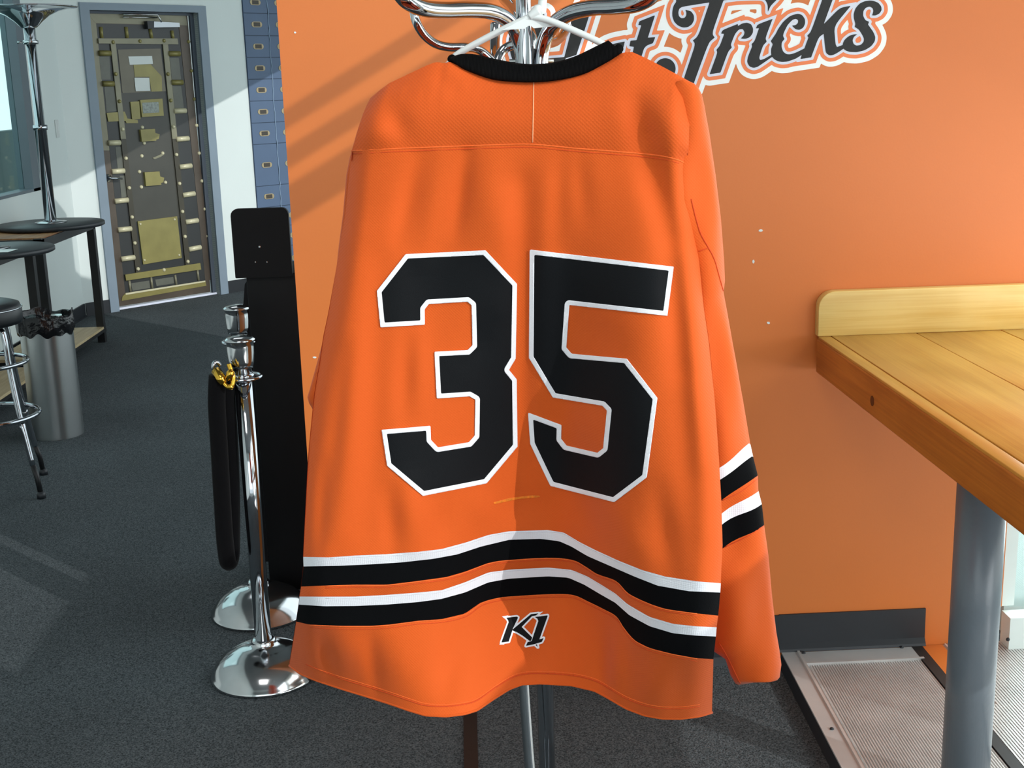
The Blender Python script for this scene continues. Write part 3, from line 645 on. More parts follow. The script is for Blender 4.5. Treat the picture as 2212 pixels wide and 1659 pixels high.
for cx_, cz_, a0 in ((x1-r, z1-r, 0), (x0+r, z1-r, 90), (x0+.004, z0+.004, 180), (x1-.004, z0+.004, 270)):
    for a in (0, 22, 45, 67, 90):
        rr_ = r if a0 < 180 else .004; rp_.append((cx_+rr_*math.cos(math.radians(a0+a)), ky-.014, cz_+rr_*math.sin(math.radians(a0+a))))
hb = O('head_board', *prism(rp_, (0, .022, 0)), M_KIOSK, ki)
for x, y, q in ((561, 533, .005), (552, 566, .003), (577, 566, .003)):
    O('screw', *dome(atY(x, y, ky-.014), (0, -1, 0), q), M_STEEL, hb)
O('back_housing', *prism([(-.735, ky+.02, .1), (-.735, ky+.02, .93), (-.715, ky+.02, 1.07), (-.70, ky+.02, 1.09), (-.70, ky+.02, .1)], (0, .22, 0)), M_KIOSK, ki)

# ------------------------------------------------------------ tables, bin and stool on the left
def worktable(y0, y1, label):
    t = thing('work_table', (-2.74, (y0+y1)/2, 0), label, 'table', 'long tables along the left wall')
    x0, x1 = -2.95, -2.53; z = .86
    for x in (x0, x1-.05):
        for y in (y0, y1-.05): O('leg', *box(x, x+.05, y, y+.05, 0, z), M_BLACKMETAL, t)
    O('frame_rail', *join(box(x0, x1, y0, y0+.03, z-.06, z-.005), box(x0, x1, y1-.03, y1, z-.06, z-.005), box(x1-.03, x1, y0, y1, z-.06, z-.005), box(x0, x0+.03, y0, y1, z-.06, z-.005)), M_BLACKMETAL, t)
    O('tabletop', *box(x0+.005, x1-.008, y0+.03, y1-.03, z-.02, z+.004), M_OAKTRIM, t)
    O('shelf', *box(x0+.02, x1-.0, y0+.05, y1-.05, .095, .113), M_SHELF, t)
    O('shelf_rail', *join(box(x1-.03, x1+.003, y0, y1, .075, .097), box(x0, x0+.03, y0, y1, .075, .097)), M_BLACKMETAL, t)
    return t
worktable(7.74, 8.90, 'black framed table by the door, brown board top, pale lower shelf')
worktable(6.2, 7.60, 'black framed table beside the steel bin, round black top lying on it')
TT = .868
def upturned(cx, cy, rad, label, pole):
    t = thing('pedestal_table', (cx, cy, TT), label, 'table', 'upturned round tables')
    O('round_top', *lathe((cx, cy, TT), [(rad-.012, 0), (rad, .006), (rad, .024), (rad-.006, .030), (.02, .030)], 64), M_DISC, t, True)
    O('mount_plate', *lathe((cx, cy, TT), [(.10, .031), (.10, .036), (.05, .042), (.035, .05)], 32), M_CHROME2, t, True)
    if pole:
        top = 1.31
        O('column', *lathe((cx, cy, TT), [(.037, .04), (.037, .62), (.044, .622), (.044, .652), (.030, .655), (.030, top-.16)], 28), M_CHROME, t, True)
        O('column_collar', *lathe((cx, cy, TT), [(.030, top-.16), (.046, top-.158), (.046, top-.135), (.036, top-.13), (.036, top-.05)], 28), M_CHROME2, t, True)
        O('flared_base', *lathe((cx, cy, TT), [(.045, top-.06), (.06, top-.045), (.085, top-.02), (.13, top+.015), (.19, top+.042), (.26, top+.058), (.30, top+.062), (.305, top+.066), (.29, top+.070), (.02, top+.072)], 56), M_CHROME, t, True)
        O('lock_screw', *cyl((cx-.045, cy-.02, TT+top-.146), (cx-.075, cy-.03, TT+top-.146), .008, 8), M_STEEL, t, True)
    return t
pd = atZ(110, 481, TT+.03)
upturned(pd[0], pd[1], .335, 'round table upside down by the window, chrome column and flared base up', True)
pn = atZ(20, 541, TT+.03)
upturned(pn[0]-.14, pn[1]+.12, .33, 'round black tabletop lying on the near black table, paper on it', False)
c = atZ(6, 542, TT+.033)
O('paper_sheet', *prism([c+[-.09, -.05, 0], c+[.05, -.07, 0], c+[.06, .06, 0], c+[-.08, .08, 0]], (0, 0, .001)), M_PAPER, label='white paper sheet on the near round black tabletop', cat='paper')
# steel bin with bag
bc = (-2.105, 6.36)
bn = thing('trash_can', (*bc, 0), 'polished steel bin with black bag standing by the left tables', 'bin')
M_BIN = mat('polished_bin_steel', (222, 225, 224), .3, 1.0, noise=(2.2, .04))
_b = M_BIN.node_tree.nodes['Principled BSDF']; _b.inputs['Anisotropic'].default_value = .9; _b.inputs['Anisotropic Rotation'].default_value = .25
_t = M_BIN.node_tree.nodes.new('ShaderNodeTangent'); _t.direction_type = 'RADIAL'; _t.axis = 'Z'
M_BIN.node_tree.links.new(_t.outputs[0], _b.inputs['Tangent'])
O('body', *lathe((*bc, 0), [(.125, 0), (.128, .006), (.128, .60), (.130, .606), (.126, .608), (.122, .6), (.122, .02), (.01, .02)], 48, False), M_BIN, bn, True)
V, Fc = [], []
seg = 72
prof = [(.1325, .535), (.137, .55), (.138, .59), (.137, .62), (.131, .636), (.122, .63), (.112, .59), (.10, .53), (.075, .47), (.01, .45)]
for i, (r_, z_) in enumerate(prof):
    for j in range(seg):
        a = 2*math.pi*j/seg
        wob = (1 if 0 < i < 8 else .3)
        rr_ = r_+.004*wob*math.sin(5*a+i*1.3)+.003*wob*math.sin(13*a+i*.7)
        if i < 6: rr_ = max(rr_, .1305)
        V.append((bc[0]+rr_*math.cos(a), bc[1]+rr_*math.sin(a), z_+.012*wob*math.sin(3*a+.8)+.006*math.sin(7*a)+(.008*math.sin(11*a) if i == 0 else 0)))
for i in range(len(prof)-1):
    for j in range(seg): Fc.append((i*seg+j, i*seg+(j+1) % seg, (i+1)*seg+(j+1) % seg, (i+1)*seg+j))
O('bin_bag', V, Fc, M_BAG, bn, True)
# bar stool
ps = atY(38, 668, 5.40)
sx_, sy_ = ps[0]-.185, 5.42
st = thing('bar_stool', (sx_, sy_, 0), 'chrome bar stool with round black padded seat at the left edge', 'stool')
sh = .845
O('seat', *lathe((sx_, sy_, 0), [(.165, sh-.10), (.183, sh-.095), (.187, sh-.08), (.187, sh-.035), (.178, sh-.012), (.15, sh-.002), (.05, sh+.002), (.001, sh+.002)], 48), M_VINYL, st, True)
O('seat_band', *tube([(sx_+.186*math.cos(a), sy_+.186*math.sin(a), sh-.03) for a in np.linspace(0, 2*math.pi, 48, endpoint=False)], .004, 8, closed=True), M_CHROME, st, True)
ft = atZ(90, 1076, 0)
fa = math.atan2(ft[1]-sy_, ft[0]-sx_); fr_ = math.hypot(ft[0]-sx_, ft[1]-sy_)
for k in range(4):
    a = fa+k*math.pi/2; ca, sa = math.cos(a), math.sin(a)
    P = smooth_path([(sx_+r_*ca, sy_+r_*sa, z_) for r_, z_ in ((.09, sh-.10), (.14, sh-.115), (.155, sh-.16), (.165, sh-.30), (.192, .34), (.20, .31), (fr_-.03, .145))], 5)
    lg = O('leg', *tube(P, .0125, 12), M_CHROME, st, True)
    P2 = [(sx_+r_*ca, sy_+r_*sa, z_) for r_, z_ in ((fr_-.031, .15), (fr_-.012, .09), (fr_-.002, .02))]
    O('black_leg_tip', *tube(P2, .0115, 10), M_BLACKMETAL, lg, True)
    O('foot_cap', *lathe((sx_+fr_*ca, sy_+fr_*sa, 0), [(.019, 0), (.019, .016), (.013, .03)], 14), M_BASE, lg, True)
O('foot_ring', *tube([(sx_+.207*math.cos(a), sy_+.207*math.sin(a), .345) for a in np.linspace(0, 2*math.pi, 56, endpoint=False)], .011, 10, closed=True), M_CHROME, st, True)
O('swivel_ring', *tube([(sx_+.185*math.cos(a), sy_+.185*math.sin(a), .58) for a in np.linspace(0, 2*math.pi, 40, endpoint=False)], .009, 10, closed=True), M_CHROME, st, True)

# ------------------------------------------------------------ chrome coat rack
YR = 2.02
rk = thing('coat_rack', (*atY(1178, 1500, YR)[:2], 0), 'chrome coat rack with curved arms holding up the jersey', 'coat rack')
pc = atY(1178, 1500, YR)
pole_x = pc[0]
O('pole', *lathe((pole_x, YR, 0), [(.0145, .04), (.0145, 1.735)], 28), M_CHROME, rk, True)
def T3(pts): return [atY(x, y, Y) for x, y, Y in pts]
ar = .0118
O('coat_arm', *tube(smooth_path(T3([(1131, 300, YR-.012), (1131, 160, YR-.014), (1126, 105, YR-.016), (1110, 60, YR-.03), (1086, 36, YR-.06), (1055, 24, YR-.09), (1010, 21, YR-.12), (960, 22, YR-.15), (915, 18, YR-.18), (880, 2, YR-.20), (860, -25, YR-.21), (850, -70, YR-.21)]), 6), ar, 16), M_CHROME, rk, True)
O('coat_arm', *tube(smooth_path(T3([(1167, 300, YR-.012), (1167, 160, YR-.014), (1172, 105, YR-.016), (1186, 66, YR-.03), (1208, 42, YR-.06), (1240, 25, YR-.09), (1285, 16, YR-.12), (1330, 14, YR-.15), (1375, 8, YR-.18), (1408, -10, YR-.20), (1424, -40, YR-.21), (1430, -80, YR-.21)]), 6), ar, 16), M_CHROME, rk, True)
O('coat_arm', *tube(smooth_path([(pole_x-.010, YR-.026, 1.62), (pole_x-.010, YR-.026, 1.74), (pole_x-.010, YR-.03, 1.80), (pole_x-.010, YR-.05, 1.86), (pole_x-.008, YR-.10, 1.90), (pole_x-.006, YR-.17, 1.91), (pole_x-.004, YR-.24, 1.905), (pole_x-.002, YR-.30, 1.93), (pole_x, YR-.33, 1.99)], 6), ar, 16), M_CHROME, rk, True)
O('coat_arm', *tube(smooth_path(T3([(1150, 300, YR+.022), (1148, 120, YR+.022), (1140, 70, YR+.04), (1125, 38, YR+.10), (1108, 14, YR+.18), (1092, -4, YR+.25), (1080, -30, YR+.28), (1074, -70, YR+.29)]), 6), ar, 16), M_CHROME, rk, True)
hr = .0068
O('lower_hook', *tube(smooth_path(T3([(1100, 190, YR+.01), (1080, 150, YR+.01), (1052, 121, YR), (1032, 107, YR-.01), (1006, 102, YR-.03), (972, 102, YR-.04), (942, 95, YR-.05), (917, 76, YR-.06), (901, 51, YR-.07), (895, 28, YR-.07), (896, 8, YR-.06)]), 6), hr, 14), M_CHROME, rk, True)
O('lower_hook', *tube(smooth_path(T3([(1140, 190, YR+.02), (1168, 120, YR+.03), (1176, 98, YR+.05), (1200, 90, YR+.10), (1217, 74, YR+.14), (1223, 56, YR+.16), (1225, 36, YR+.16)]), 6), hr*1.1, 14), M_CHROME, rk, True)
O('lower_hook', *tube(smooth_path(T3([(1068, 190, YR+.03), (1074, 135, YR+.05), (1084, 112, YR+.06), (1100, 100, YR+.06), (1118, 95, YR+.05), (1138, 95, YR+.03)]), 6), hr*1.1, 14), M_CHROME, rk, True)
O('lower_hook', *tube(smooth_path(T3([(1100, 200, YR+.05), (1072, 140, YR+.08), (1069, 110, YR+.12), (1069, 80, YR+.15), (1070, 52, YR+.16)]), 6), hr*1.25, 14), M_CHROME, rk, True)
bl = O('clamp_bolt', *cyl(atY(1100, 132, YR-.002), atY(1196, 131, YR-.002), .0032, 10), M_STEEL, rk, True)
O('nut', *cyl(atY(1170, 130, YR-.002), atY(1180, 130, YR-.002), .0075, 6), M_STEEL, bl)
# slanted lower tube
O('lower_tube', *tube(smooth_path([atY(1128, 1380, YR-.02), atY(1132, 1480, YR-.03), atY(1145, 1659, YR-.05), atY(1165, 1850, YR-.08), (pole_x-.03, YR-.16, .05), (pole_x-.06, YR-.25, .014)], 6), .0092, 14), M_CHROME2, rk, True)
for k in range(4):
    a = math.radians(30+90*k+15); ca, sa = math.cos(a), math.sin(a)
    O('leg', *tube(smooth_path([(pole_x+r_*ca, YR+r_*sa, z_) for r_, z_ in ((.012, .25), (.02, .14), (.07, .085), (.16, .07), (.24, .045), (.27, .012))], 5), .011, 12), M_CHROME, rk, True)

# ------------------------------------------------------------ hanger
YH = 1.79
hg = thing('coat_hanger', atY(1150, 160, YH), 'white plastic hanger inside the jersey collar', 'hanger')
hl = [(1146, 36), (1090, 62), (1030, 93), (986, 119), (968, 140), (940, 160), (880, 196), (835, 222)]
hrr = [(1146, 36), (1180, 42), (1240, 66), (1300, 94), (1318, 112), (1345, 140), (1400, 172), (1455, 200)]
def hy(x): return YH-.16*(x-1150)/900
O('left_arm', *tube(smooth_path([atY(x, y, hy(x)) for x, y in hl], 4), .0046, 14), M_HANGER, hg, True)
O('right_arm', *tube(smooth_path([atY(x, y, hy(x)) for x, y in hrr], 4), .0046, 14), M_HANGER, hg, True)
O('web', *prism([atY(x, y, YH-.002) for x, y in ((1144, 34), (1084, 65), (1133, 62), (1141, 56), (1147, 56), (1153, 61), (1214, 55), (1180, 42))], (0, .004, 0)), M_HANGER, hg)
ax, az = pole_x-.004, 1.907          # the front arm the hook hangs over
hk = [atY(1143, 37, YH), atY(1163, 22, YH), atY(1172, 5, YH)]
hk += [(ax+.0185*math.cos(t), YH, az+.0185*math.sin(t)) for t in np.radians([-25, 10, 45, 80, 115, 150, 185, 215])]
hk = smooth_path(hk, 6)
O('hook', *tube(hk, np.interp(np.linspace(0, 1, len(hk)), [0, .1, .22, 1], [.0052, .0085, .0055, .0036]), 12), M_HANGER, hg, True)

# ------------------------------------------------------------ jersey
def curve(pts):
    p = np.asarray(pts, float); o = np.argsort(p[:, 0]); p = p[o]
    return lambda x: np.interp(x, p[:, 0], p[:, 1])
def smoothed(f, x, w):
    k = np.linspace(-1, 1, 7); return sum(f(x+w*t) for t in k)/7
TOPC = [(800, 212), (820, 195), (840, 180), (880, 161), (920, 142), (938, 135), (948, 134), (958, 137), (971, 133), (1000, 147), (1019, 155), (1050, 165), (1079, 172), (1138, 175.5), (1198, 172), (1258, 159), (1302, 138), (1332, 120), (1344, 114), (1365, 112), (1392, 124), (1420, 138), (1450, 154), (1492, 177)]
YOKE = [(760, 326), (857, 321), (965.5, 317), (1074, 313), (1150, 312), (1248.5, 321), (1357, 329.5), (1429, 337), (1465.5, 346), (1486, 357)]
W1T = [(655, 1203), (711, 1204), (768, 1200), (836, 1197), (903, 1192), (954, 1186), (1004, 1172.5), (1055, 1155.6), (1100, 1147.5), (1184, 1145), (1218, 1150.5), (1252, 1171), (1285, 1187.6), (1336, 1211), (1386, 1231), (1437, 1245.5), (1504, 1255.7), (1557, 1260)]
W1B = [(655.6, 1223.7), (735, 1222), (802, 1219), (869.5, 1214.6), (937, 1207), (987.5, 1197.7), (1038, 1181), (1100, 1166), (1167, 1164), (1208, 1169), (1235, 1181), (1268.5, 1201), (1319, 1223), (1369.5, 1245), (1420, 1265), (1487.5, 1277), (1556, 1280)]
B1B = [(650.5, 1267), (701, 1265), (768, 1263), (836, 1263), (903, 1255), (964, 1246.6), (1004, 1235), (1055, 1216), (1100, 1209.5), (1184, 1205), (1235, 1209.5), (1262, 1223), (1289, 1240), (1329, 1255), (1356, 1282), (1396.5, 1302), (1437, 1315.6), (1504, 1325), (1551.5, 1330)]
W2T = [(647, 1288.7), (701, 1289), (768, 1288.7), (836, 1285), (903, 1280), (954, 1275), (1004, 1258), (1055, 1236.5), (1100, 1230.5), (1184, 1226), (1235, 1231), (1268.5, 1245), (1302, 1265), (1329, 1282), (1356, 1305.5), (1403, 1332.5), (1454, 1347.6), (1504, 1353), (1548, 1355)]
W2B = [(645.5, 1306), (701, 1309.6), (768, 1309), (836, 1306), (903, 1300.5), (954, 1293.7), (1004, 1280), (1055, 1258), (1100, 1250), (1184, 1245), (1228, 1248), (1262, 1263), (1299, 1285), (1329, 1302), (1359.5, 1329), (1403, 1352.7), (1454, 1368), (1504, 1373), (1546.5, 1375)]
B2B = [(640, 1342.6), (667, 1349), (735, 1352), (802, 1352), (842.6, 1349), (903, 1341), (954, 1337.5), (1004, 1325.7), (1038, 1302), (1072, 1292), (1100, 1288.5), (1184, 1283.6), (1235, 1285), (1268.5, 1299), (1302, 1315.6), (1329, 1331), (1346, 1356), (1369.5, 1383), (1403, 1400), (1454, 1413), (1504, 1421.8), (1541, 1424)]
HEM = [(625, 1438.6), (650.5, 1457), (684, 1470.6), (735, 1487.5), (789, 1504), (842.6, 1521), (886, 1536), (920, 1546), (964, 1548), (1004, 1543), (1031, 1534.6), (1065, 1511), (1100, 1489), (1127, 1479), (1167, 1476.7), (1235, 1480.7), (1285, 1492.5), (1319, 1511), (1353, 1531), (1393, 1546), (1430, 1552.5), (1470.6, 1553), (1511, 1548), (1538, 1540)]
KEY = [TOPC, YOKE, W1T, W1B, B1B, W2T, W2B, B2B, HEM]
SUB = [12, 44, 2, 4, 2, 2, 3, 9]            # mesh rows between successive key lines
XLE = curve([(212, 800), (227, 792), (242, 786), (285, 773), (326, 760), (347, 759), (372, 755), (470, 745), (524, 735), (575, 727), (626, 718), (676, 709), (727, 698), (781, 690.7), (825, 683), (857, 678), (900, 674), (960, 668), (1020, 664), (1100, 660), (1180, 656), (1203, 655), (1223.7, 655.6), (1267, 650.5), (1288.7, 647), (1306, 645.5), (1342.6, 640), (1400, 631), (1438.6, 625)])
XRE = curve([(177, 1492), (250, 1490), (357, 1486), (430, 1488), (491, 1498), (563, 1510), (658, 1520), (738, 1532), (857, 1543.6), (1000, 1553.6), (1080, 1558), (1180, 1561), (1230, 1558), (1260, 1557), (1280, 1556), (1330, 1551.5), (1355, 1548), (1375, 1546.5), (1424, 1541), (1540, 1538)])
NS = 120
s_ = np.linspace(0, 1, NS+1)
keyx, keyv = [], []
for K in KEY:
    p = np.array(K); x = p[0, 0]+(p[-1, 0]-p[0, 0])*s_
    keyx.append(x); keyv.append(np.interp(x, p[:, 0], p[:, 1]))
def plane(u): return 1.705-.15*(u-1106)/900
def level_depth(xs_, vs_, mean):
    """depth of a hem or stripe line that hangs level: find the height whose mean depth is `mean`"""
    lo, hi = .5, 1.4
    for _ in range(40):
        z = (lo+hi)/2; Y = np.array([atZ(a, b, z)[1] for a, b in zip(xs_, vs_)])
        if Y.mean() > mean: lo = z
        else: hi = z
    return Y
def gauss_smooth(a, n):
    k = np.exp(-.5*(np.arange(-3*n, 3*n+1)/n)**2); k /= k.sum()
    return np.convolve(np.pad(a, 3*n, mode='edge'), k, mode='valid')
keyY = []
for i in range(9):
    if i < 2: keyY.append(plane(keyx[i]))
    else:
        Y = gauss_smooth(level_depth(keyx[i], keyv[i], 1.70+.006*(i-2)), 5); keyY.append(Y)
# shoulders fall back over the hanger, the yoke bulges a little
FOLDS = [  # (x0,v0,x1,v1,width,depth)  depth>0 goes away from the viewer
    (1130, 395, 1126, 1090, 22, .010), (1180, 420, 1172, 1040, 26, -.006), (1090, 430, 1085, 560, 26, -.005),
    (1371, 215, 1392, 300, 20, .008), (1392, 300, 1452, 520, 24, .014), (1452, 520, 1480, 800, 24, .010), (1480, 800, 1500, 1180, 26, .006),
    (1330, 180, 1345, 300, 30, -.004), (1430, 200, 1450, 330, 26, -.006), (1250, 330, 1262, 470, 16, .004), (1215, 330, 1200, 520, 16, .004),
    (905, 345, 860, 520, 16, .005), (955, 330, 915, 560, 20, -.005), (1010, 330, 985, 500, 13, .006), (1060, 350, 1040, 520, 24, -.004),
    (840, 230, 880, 300, 18, .006), (800, 260, 830, 310, 24, -.006), (935, 160, 985, 185, 9, .007), (960, 150, 1010, 175, 7, -.004),
    (820, 560, 800, 1150, 24, .006), (770, 500, 735, 1150, 26, -.006), (742, 760, 700, 1150, 14, .006), (880, 1040, 900, 1180, 22, -.006), (840, 1060, 850, 1190, 16, .006),
    (960, 1080, 955, 1170, 18, .005), (1020, 1060, 1060, 1140, 18, -.004), (1250, 1060, 1290, 1170, 20, .006), (1330, 1090, 1390, 1220, 22, -.007), (1420, 1060, 1450, 1230, 18, .007),
    (1480, 560, 1515, 1000, 16, -.008), (700, 1000, 690, 1190, 10, .005),
    (690, 1370, 720, 1470, 12, .007), (735, 1370, 760, 1440, 26, -.007), (800, 1380, 815, 1500, 12, .006), (850, 1380, 870, 1500, 30, -.006), (985, 1370, 960, 1500, 22, .008),
    (1220, 1300, 1150, 1470, 30, .005), (1330, 1370, 1332, 1500, 14, -.010), (1310, 1370, 1300, 1490, 16, .007), (1430, 1440, 1400, 1530, 22, -.006), (1490, 1440, 1460, 1540, 22, .006),
    (1060, 700, 1010, 780, 30, .003), (880, 740, 870, 900, 16, .005), (905, 720, 905, 880, 16, -.004), (1250, 700, 1350, 760, 24, .004), (1245, 900, 1290, 960, 24, -.003)]
rngf = np.random.RandomState(3)
WAV = [(rngf.uniform(.010, .034), rngf.uniform(-.006, .006), rngf.uniform(0, 6.28), rngf.uniform(.0005, .0015)) for _ in range(14)]
def folds(u, v):
    d = np.zeros_like(u)
    for x0, v0, x1, v1, w, a in FOLDS:
        ex, ev = x1-x0, v1-v0; L = ex*ex+ev*ev
        t = ((u-x0)*ex+(v-v0)*ev)/L; tc = np.clip(t, 0, 1)
        dist2 = ((u-x0-tc*ex)**2+(v-v0-tc*ev)**2)
        end = np.clip(1-np.maximum(np.maximum(-t, t-1), 0)*2.5, 0, 1)
        d += a*np.exp(-.5*dist2/w**2)*(.35+.65*np.sin(np.pi*np.clip(tc, .08, .92)))*end
    for kx, kv, ph, a in WAV: d += a*np.sin(kx*u+kv*v+ph)
    return d
ROWS = []           # (x, v, Y, segment index)
for i in range(8):
    n = SUB[i]
    for k in range(n+(1 if i == 7 else 0)):
        t = k/n
        if i == 1: tt = t
        v = keyv[i]*(1-t)+keyv[i+1]*t
        xl, xr = (XLE(v[0]), XRE(v[-1])) if i in (0, 1) else (keyx[i][0]*(1-t)+keyx[i+1][0]*t, keyx[i][-1]*(1-t)+keyx[i+1][-1]*t)
        x = xl+(xr-xl)*s_
        w = t*t*(3-2*t) if i == 1 else t
        Y = keyY[i]*(1-w)+keyY[i+1]*w
        if i == 0: Y = Y+.030*(1-t)**2+.008*np.sin(np.pi*t)*-1
        ROWS.append((x, v, Y, i))
GX = np.array([r[0] for r in ROWS]); GV = np.array([r[1] for r in ROWS]); GY = np.array([r[2] for r in ROWS])
GY += 1.15*folds(GX, GV)*np.where(GV < 200, .6, 1)
edge = np.clip(1-np.minimum(s_, 1-s_)/.06, 0, 1)**2*.03
GY += edge[None, :]*np.where(GV > 330, 1, .55)
# let the flaps of the collar edge stay smooth
NR = len(ROWS)
GP = np.array([[atY(GX[r, c], GV[r, c], GY[r, c]) for c in range(NS+1)] for r in range(NR)])
def grid_faces(r0, r1, nc=NS+1): return [(a*nc+b, a*nc+b+1, (a+1)*nc+b+1, (a+1)*nc+b) for a in range(r1-r0) for b in range(nc-1)]
starts = [0]
for n in SUB: starts.append(starts[-1]+n)
jr = thing('hockey_jersey', GP[-1].mean(0), 'orange hockey jersey with black number 35 hanging on the coat rack', 'jersey')
def panel(nm, r0, r1, m, label=None, off=0.0):
    V = GP[r0:r1+1].reshape(-1, 3).copy()
    if off: V = V+(O0-V)/np.linalg.norm(O0-V, axis=1)[:, None]*off
    o = O(nm, V, [f[::-1] for f in grid_faces(r0, r1)], m, jr, True, label=label)
    return o
def solid(o, t, off=-1):
    m = o.modifiers.new('thickness', 'SOLIDIFY'); m.thickness = t; m.offset = off; return o
names = [('yoke', M_JERSEYY, 'orange shoulder yoke with coarser dimpled knit'), ('back_panel', M_JERSEY, None), ('hem_stripe', M_STRW, 'upper white stripe'), ('hem_stripe', M_STRB, 'upper black stripe'),
         ('hem_stripe', M_JERSEY, 'narrow orange stripe'), ('hem_stripe', M_STRW, 'lower white stripe'), ('hem_stripe', M_STRB, 'lower black stripe'), ('hem_panel', M_JERSEY, None)]
backs = []
for i, (nm, m, lb) in enumerate(names):
    o = panel(nm, starts[i], starts[i+1], m, lb, off=.0008 if i in (2, 5) else 0)
    backs.append(o)
# front of the garment, a hand's width behind the back panel
prof = .020+.085*np.sqrt(np.clip(1-(2*s_-1)**2, 0, 1))
prof[0] = prof[-1] = .0
FP = GP.copy()
ramp_t = np.clip((GV-150)/300, .25, 1)
FP[:, :, 1] = GY.mean(1)[:, None]*.0+GY-folds(GX, GV)*.5+prof[None, :]*ramp_t
FP[:, :, 2] -= .004*np.linspace(1, -1, NR)[:, None]
neck = (GV[0] > 140) & (GX[0] > 960) & (GX[0] < 1345)
FV = FP.reshape(-1, 3)
fcs = [f for f in grid_faces(0, NR-1) if not (f[0] < 6*(NS+1) and 960 < GX.reshape(-1)[f[0]] < 1350)]
O('front_panel', FV, fcs, M_JERSEYIN, jr, True)

# surface lookup: the cloth point seen in a given direction
def bvh_of(P): 
    return BVHTree.FromPolygons([tuple(p) for p in P.reshape(-1, 3)], [f for f in grid_faces(0, len(P)-1, P.shape[1])])
BV = bvh_of(GP)
def on_cloth(x, y, off, bv=BV):
    d = ray(x, y); d = d/np.linalg.norm(d)
    hit = bv.ray_cast(Vector(O0), Vector(d))
    if hit[0] is None: return None
    return np.array(hit[0])-d*off
def cloth_decal(nm, xs, ys, D, m, off, par, label=None, thick=.0006):
    v2, fc = march(xs, ys, D)
    P = [on_cloth(x, y, off) for x, y in v2]
    bad = {i for i, p in enumerate(P) if p is None}
    P = [p if p is not None else np.zeros(3) for p in P]
    fc = [f for f in fc if not bad & set(f)]
    o = O(nm, P, fc, m, par, True, label=label)
    return solid(o, thick)
def Nz(*p): return np.array([(780+x/2.7657, 520+y/2.7657) for x, y in p])
N3 = Nz((266, 80), (742, 58), (932, 258), (924, 705), (884, 772), (930, 828), (935, 1230), (750, 1450), (370, 1525), (155, 1345), (122, 1130), (415, 1106), (418, 1190), (460, 1235), (645, 1205), (680, 1165), (683, 950), (648, 930), (452, 943), (438, 664), (637, 654), (666, 625), (660, 385), (635, 365), (405, 378), (380, 410), (381, 502), (115, 518), (94, 300))
N5 = Nz((1007, 54), (1868, 155), (1830, 449), (1243, 384), (1225, 640), (1256, 676), (1585, 705), (1770, 940), (1705, 1415), (1510, 1562), (1130, 1465), (1010, 1215), (997, 1028), (1196, 1102), (1194, 1185), (1225, 1225), (1410, 1268), (1445, 1240), (1468, 1015), (1440, 986), (1145, 937), (1002, 700))
for P, lb in ((N3, 'black numeral 3 edged in white'), (N5, 'black numeral 5 edged in white')):
    st_ = 2.4
    xs = np.arange(P[:, 0].min()-6, P[:, 0].max()+6, st_); ys = np.arange(P[:, 1].min()-6, P[:, 1].max()+6, st_)
    D = sdf([P], xs, ys)
    num = cloth_decal('numeral', xs, ys, D+8.8, M_TWILL, .0016, jr, lb)
    cloth_decal('white_border', xs, ys, np.maximum(D, -(D+9.8)), M_EMBR, .0022, num, 'white satin stitched border', .0012)
def Kz(*p): return np.array([(1040+x/10.37, 1280+y/10.37) for x, y in p])
K = [Kz((560, 565), (790, 540), (818, 555), (812, 580), (700, 818), (690, 850), (610, 1098), (450, 1118), (612, 665), (600, 620)),
     Kz((700, 828), (1110, 485), (1280, 466), (1215, 515), (1130, 530), (900, 770), (1138, 1008), (1110, 1080), (1075, 1080), (930, 970), (800, 890), (697, 848)),
     Kz((1195, 548), (1480, 512), (1482, 530), (1295, 1055), (1392, 1020), (1352, 1105), (1180, 1158), (1000, 1195), (1035, 1110), (1125, 1088), (1275, 640), (1255, 585)),
     Kz((1208, 1168), (1243, 1160), (1262, 1222))]
KW = [Kz((455, 535), (600, 512), (600, 640)), Kz((1240, 445), (1388, 425), (1300, 490)), Kz((1380, 1010), (1432, 995), (1390, 1080)), Kz((1180, 1160), (1255, 1140), (1300, 1258), (1250, 1235)), Kz((1140, 535), (1210, 530), (1210, 560), (1150, 548)), Kz((400, 1170), (440, 1080), (520, 1165)), Kz((960, 1228), (1010, 1150), (1080, 1200))]
xs = np.arange(1070, 1200, .8); ys = np.arange(1312, 1410, .8)
DK = sdf(K, xs, ys)
kw = cloth_decal('maker_logo', xs, ys, np.minimum(DK-3.6, sdf(KW, xs, ys)), M_EMBR, .0008, jr, 'small black and silver K1 emblem on the hem', .0003)
# thin silver gap lines are left between the strokes by drawing each black stroke on its own
cloth_decal('black_letters', xs, ys, DK, M_TWILL, .0013, kw, 'black K1 letters', .0003)
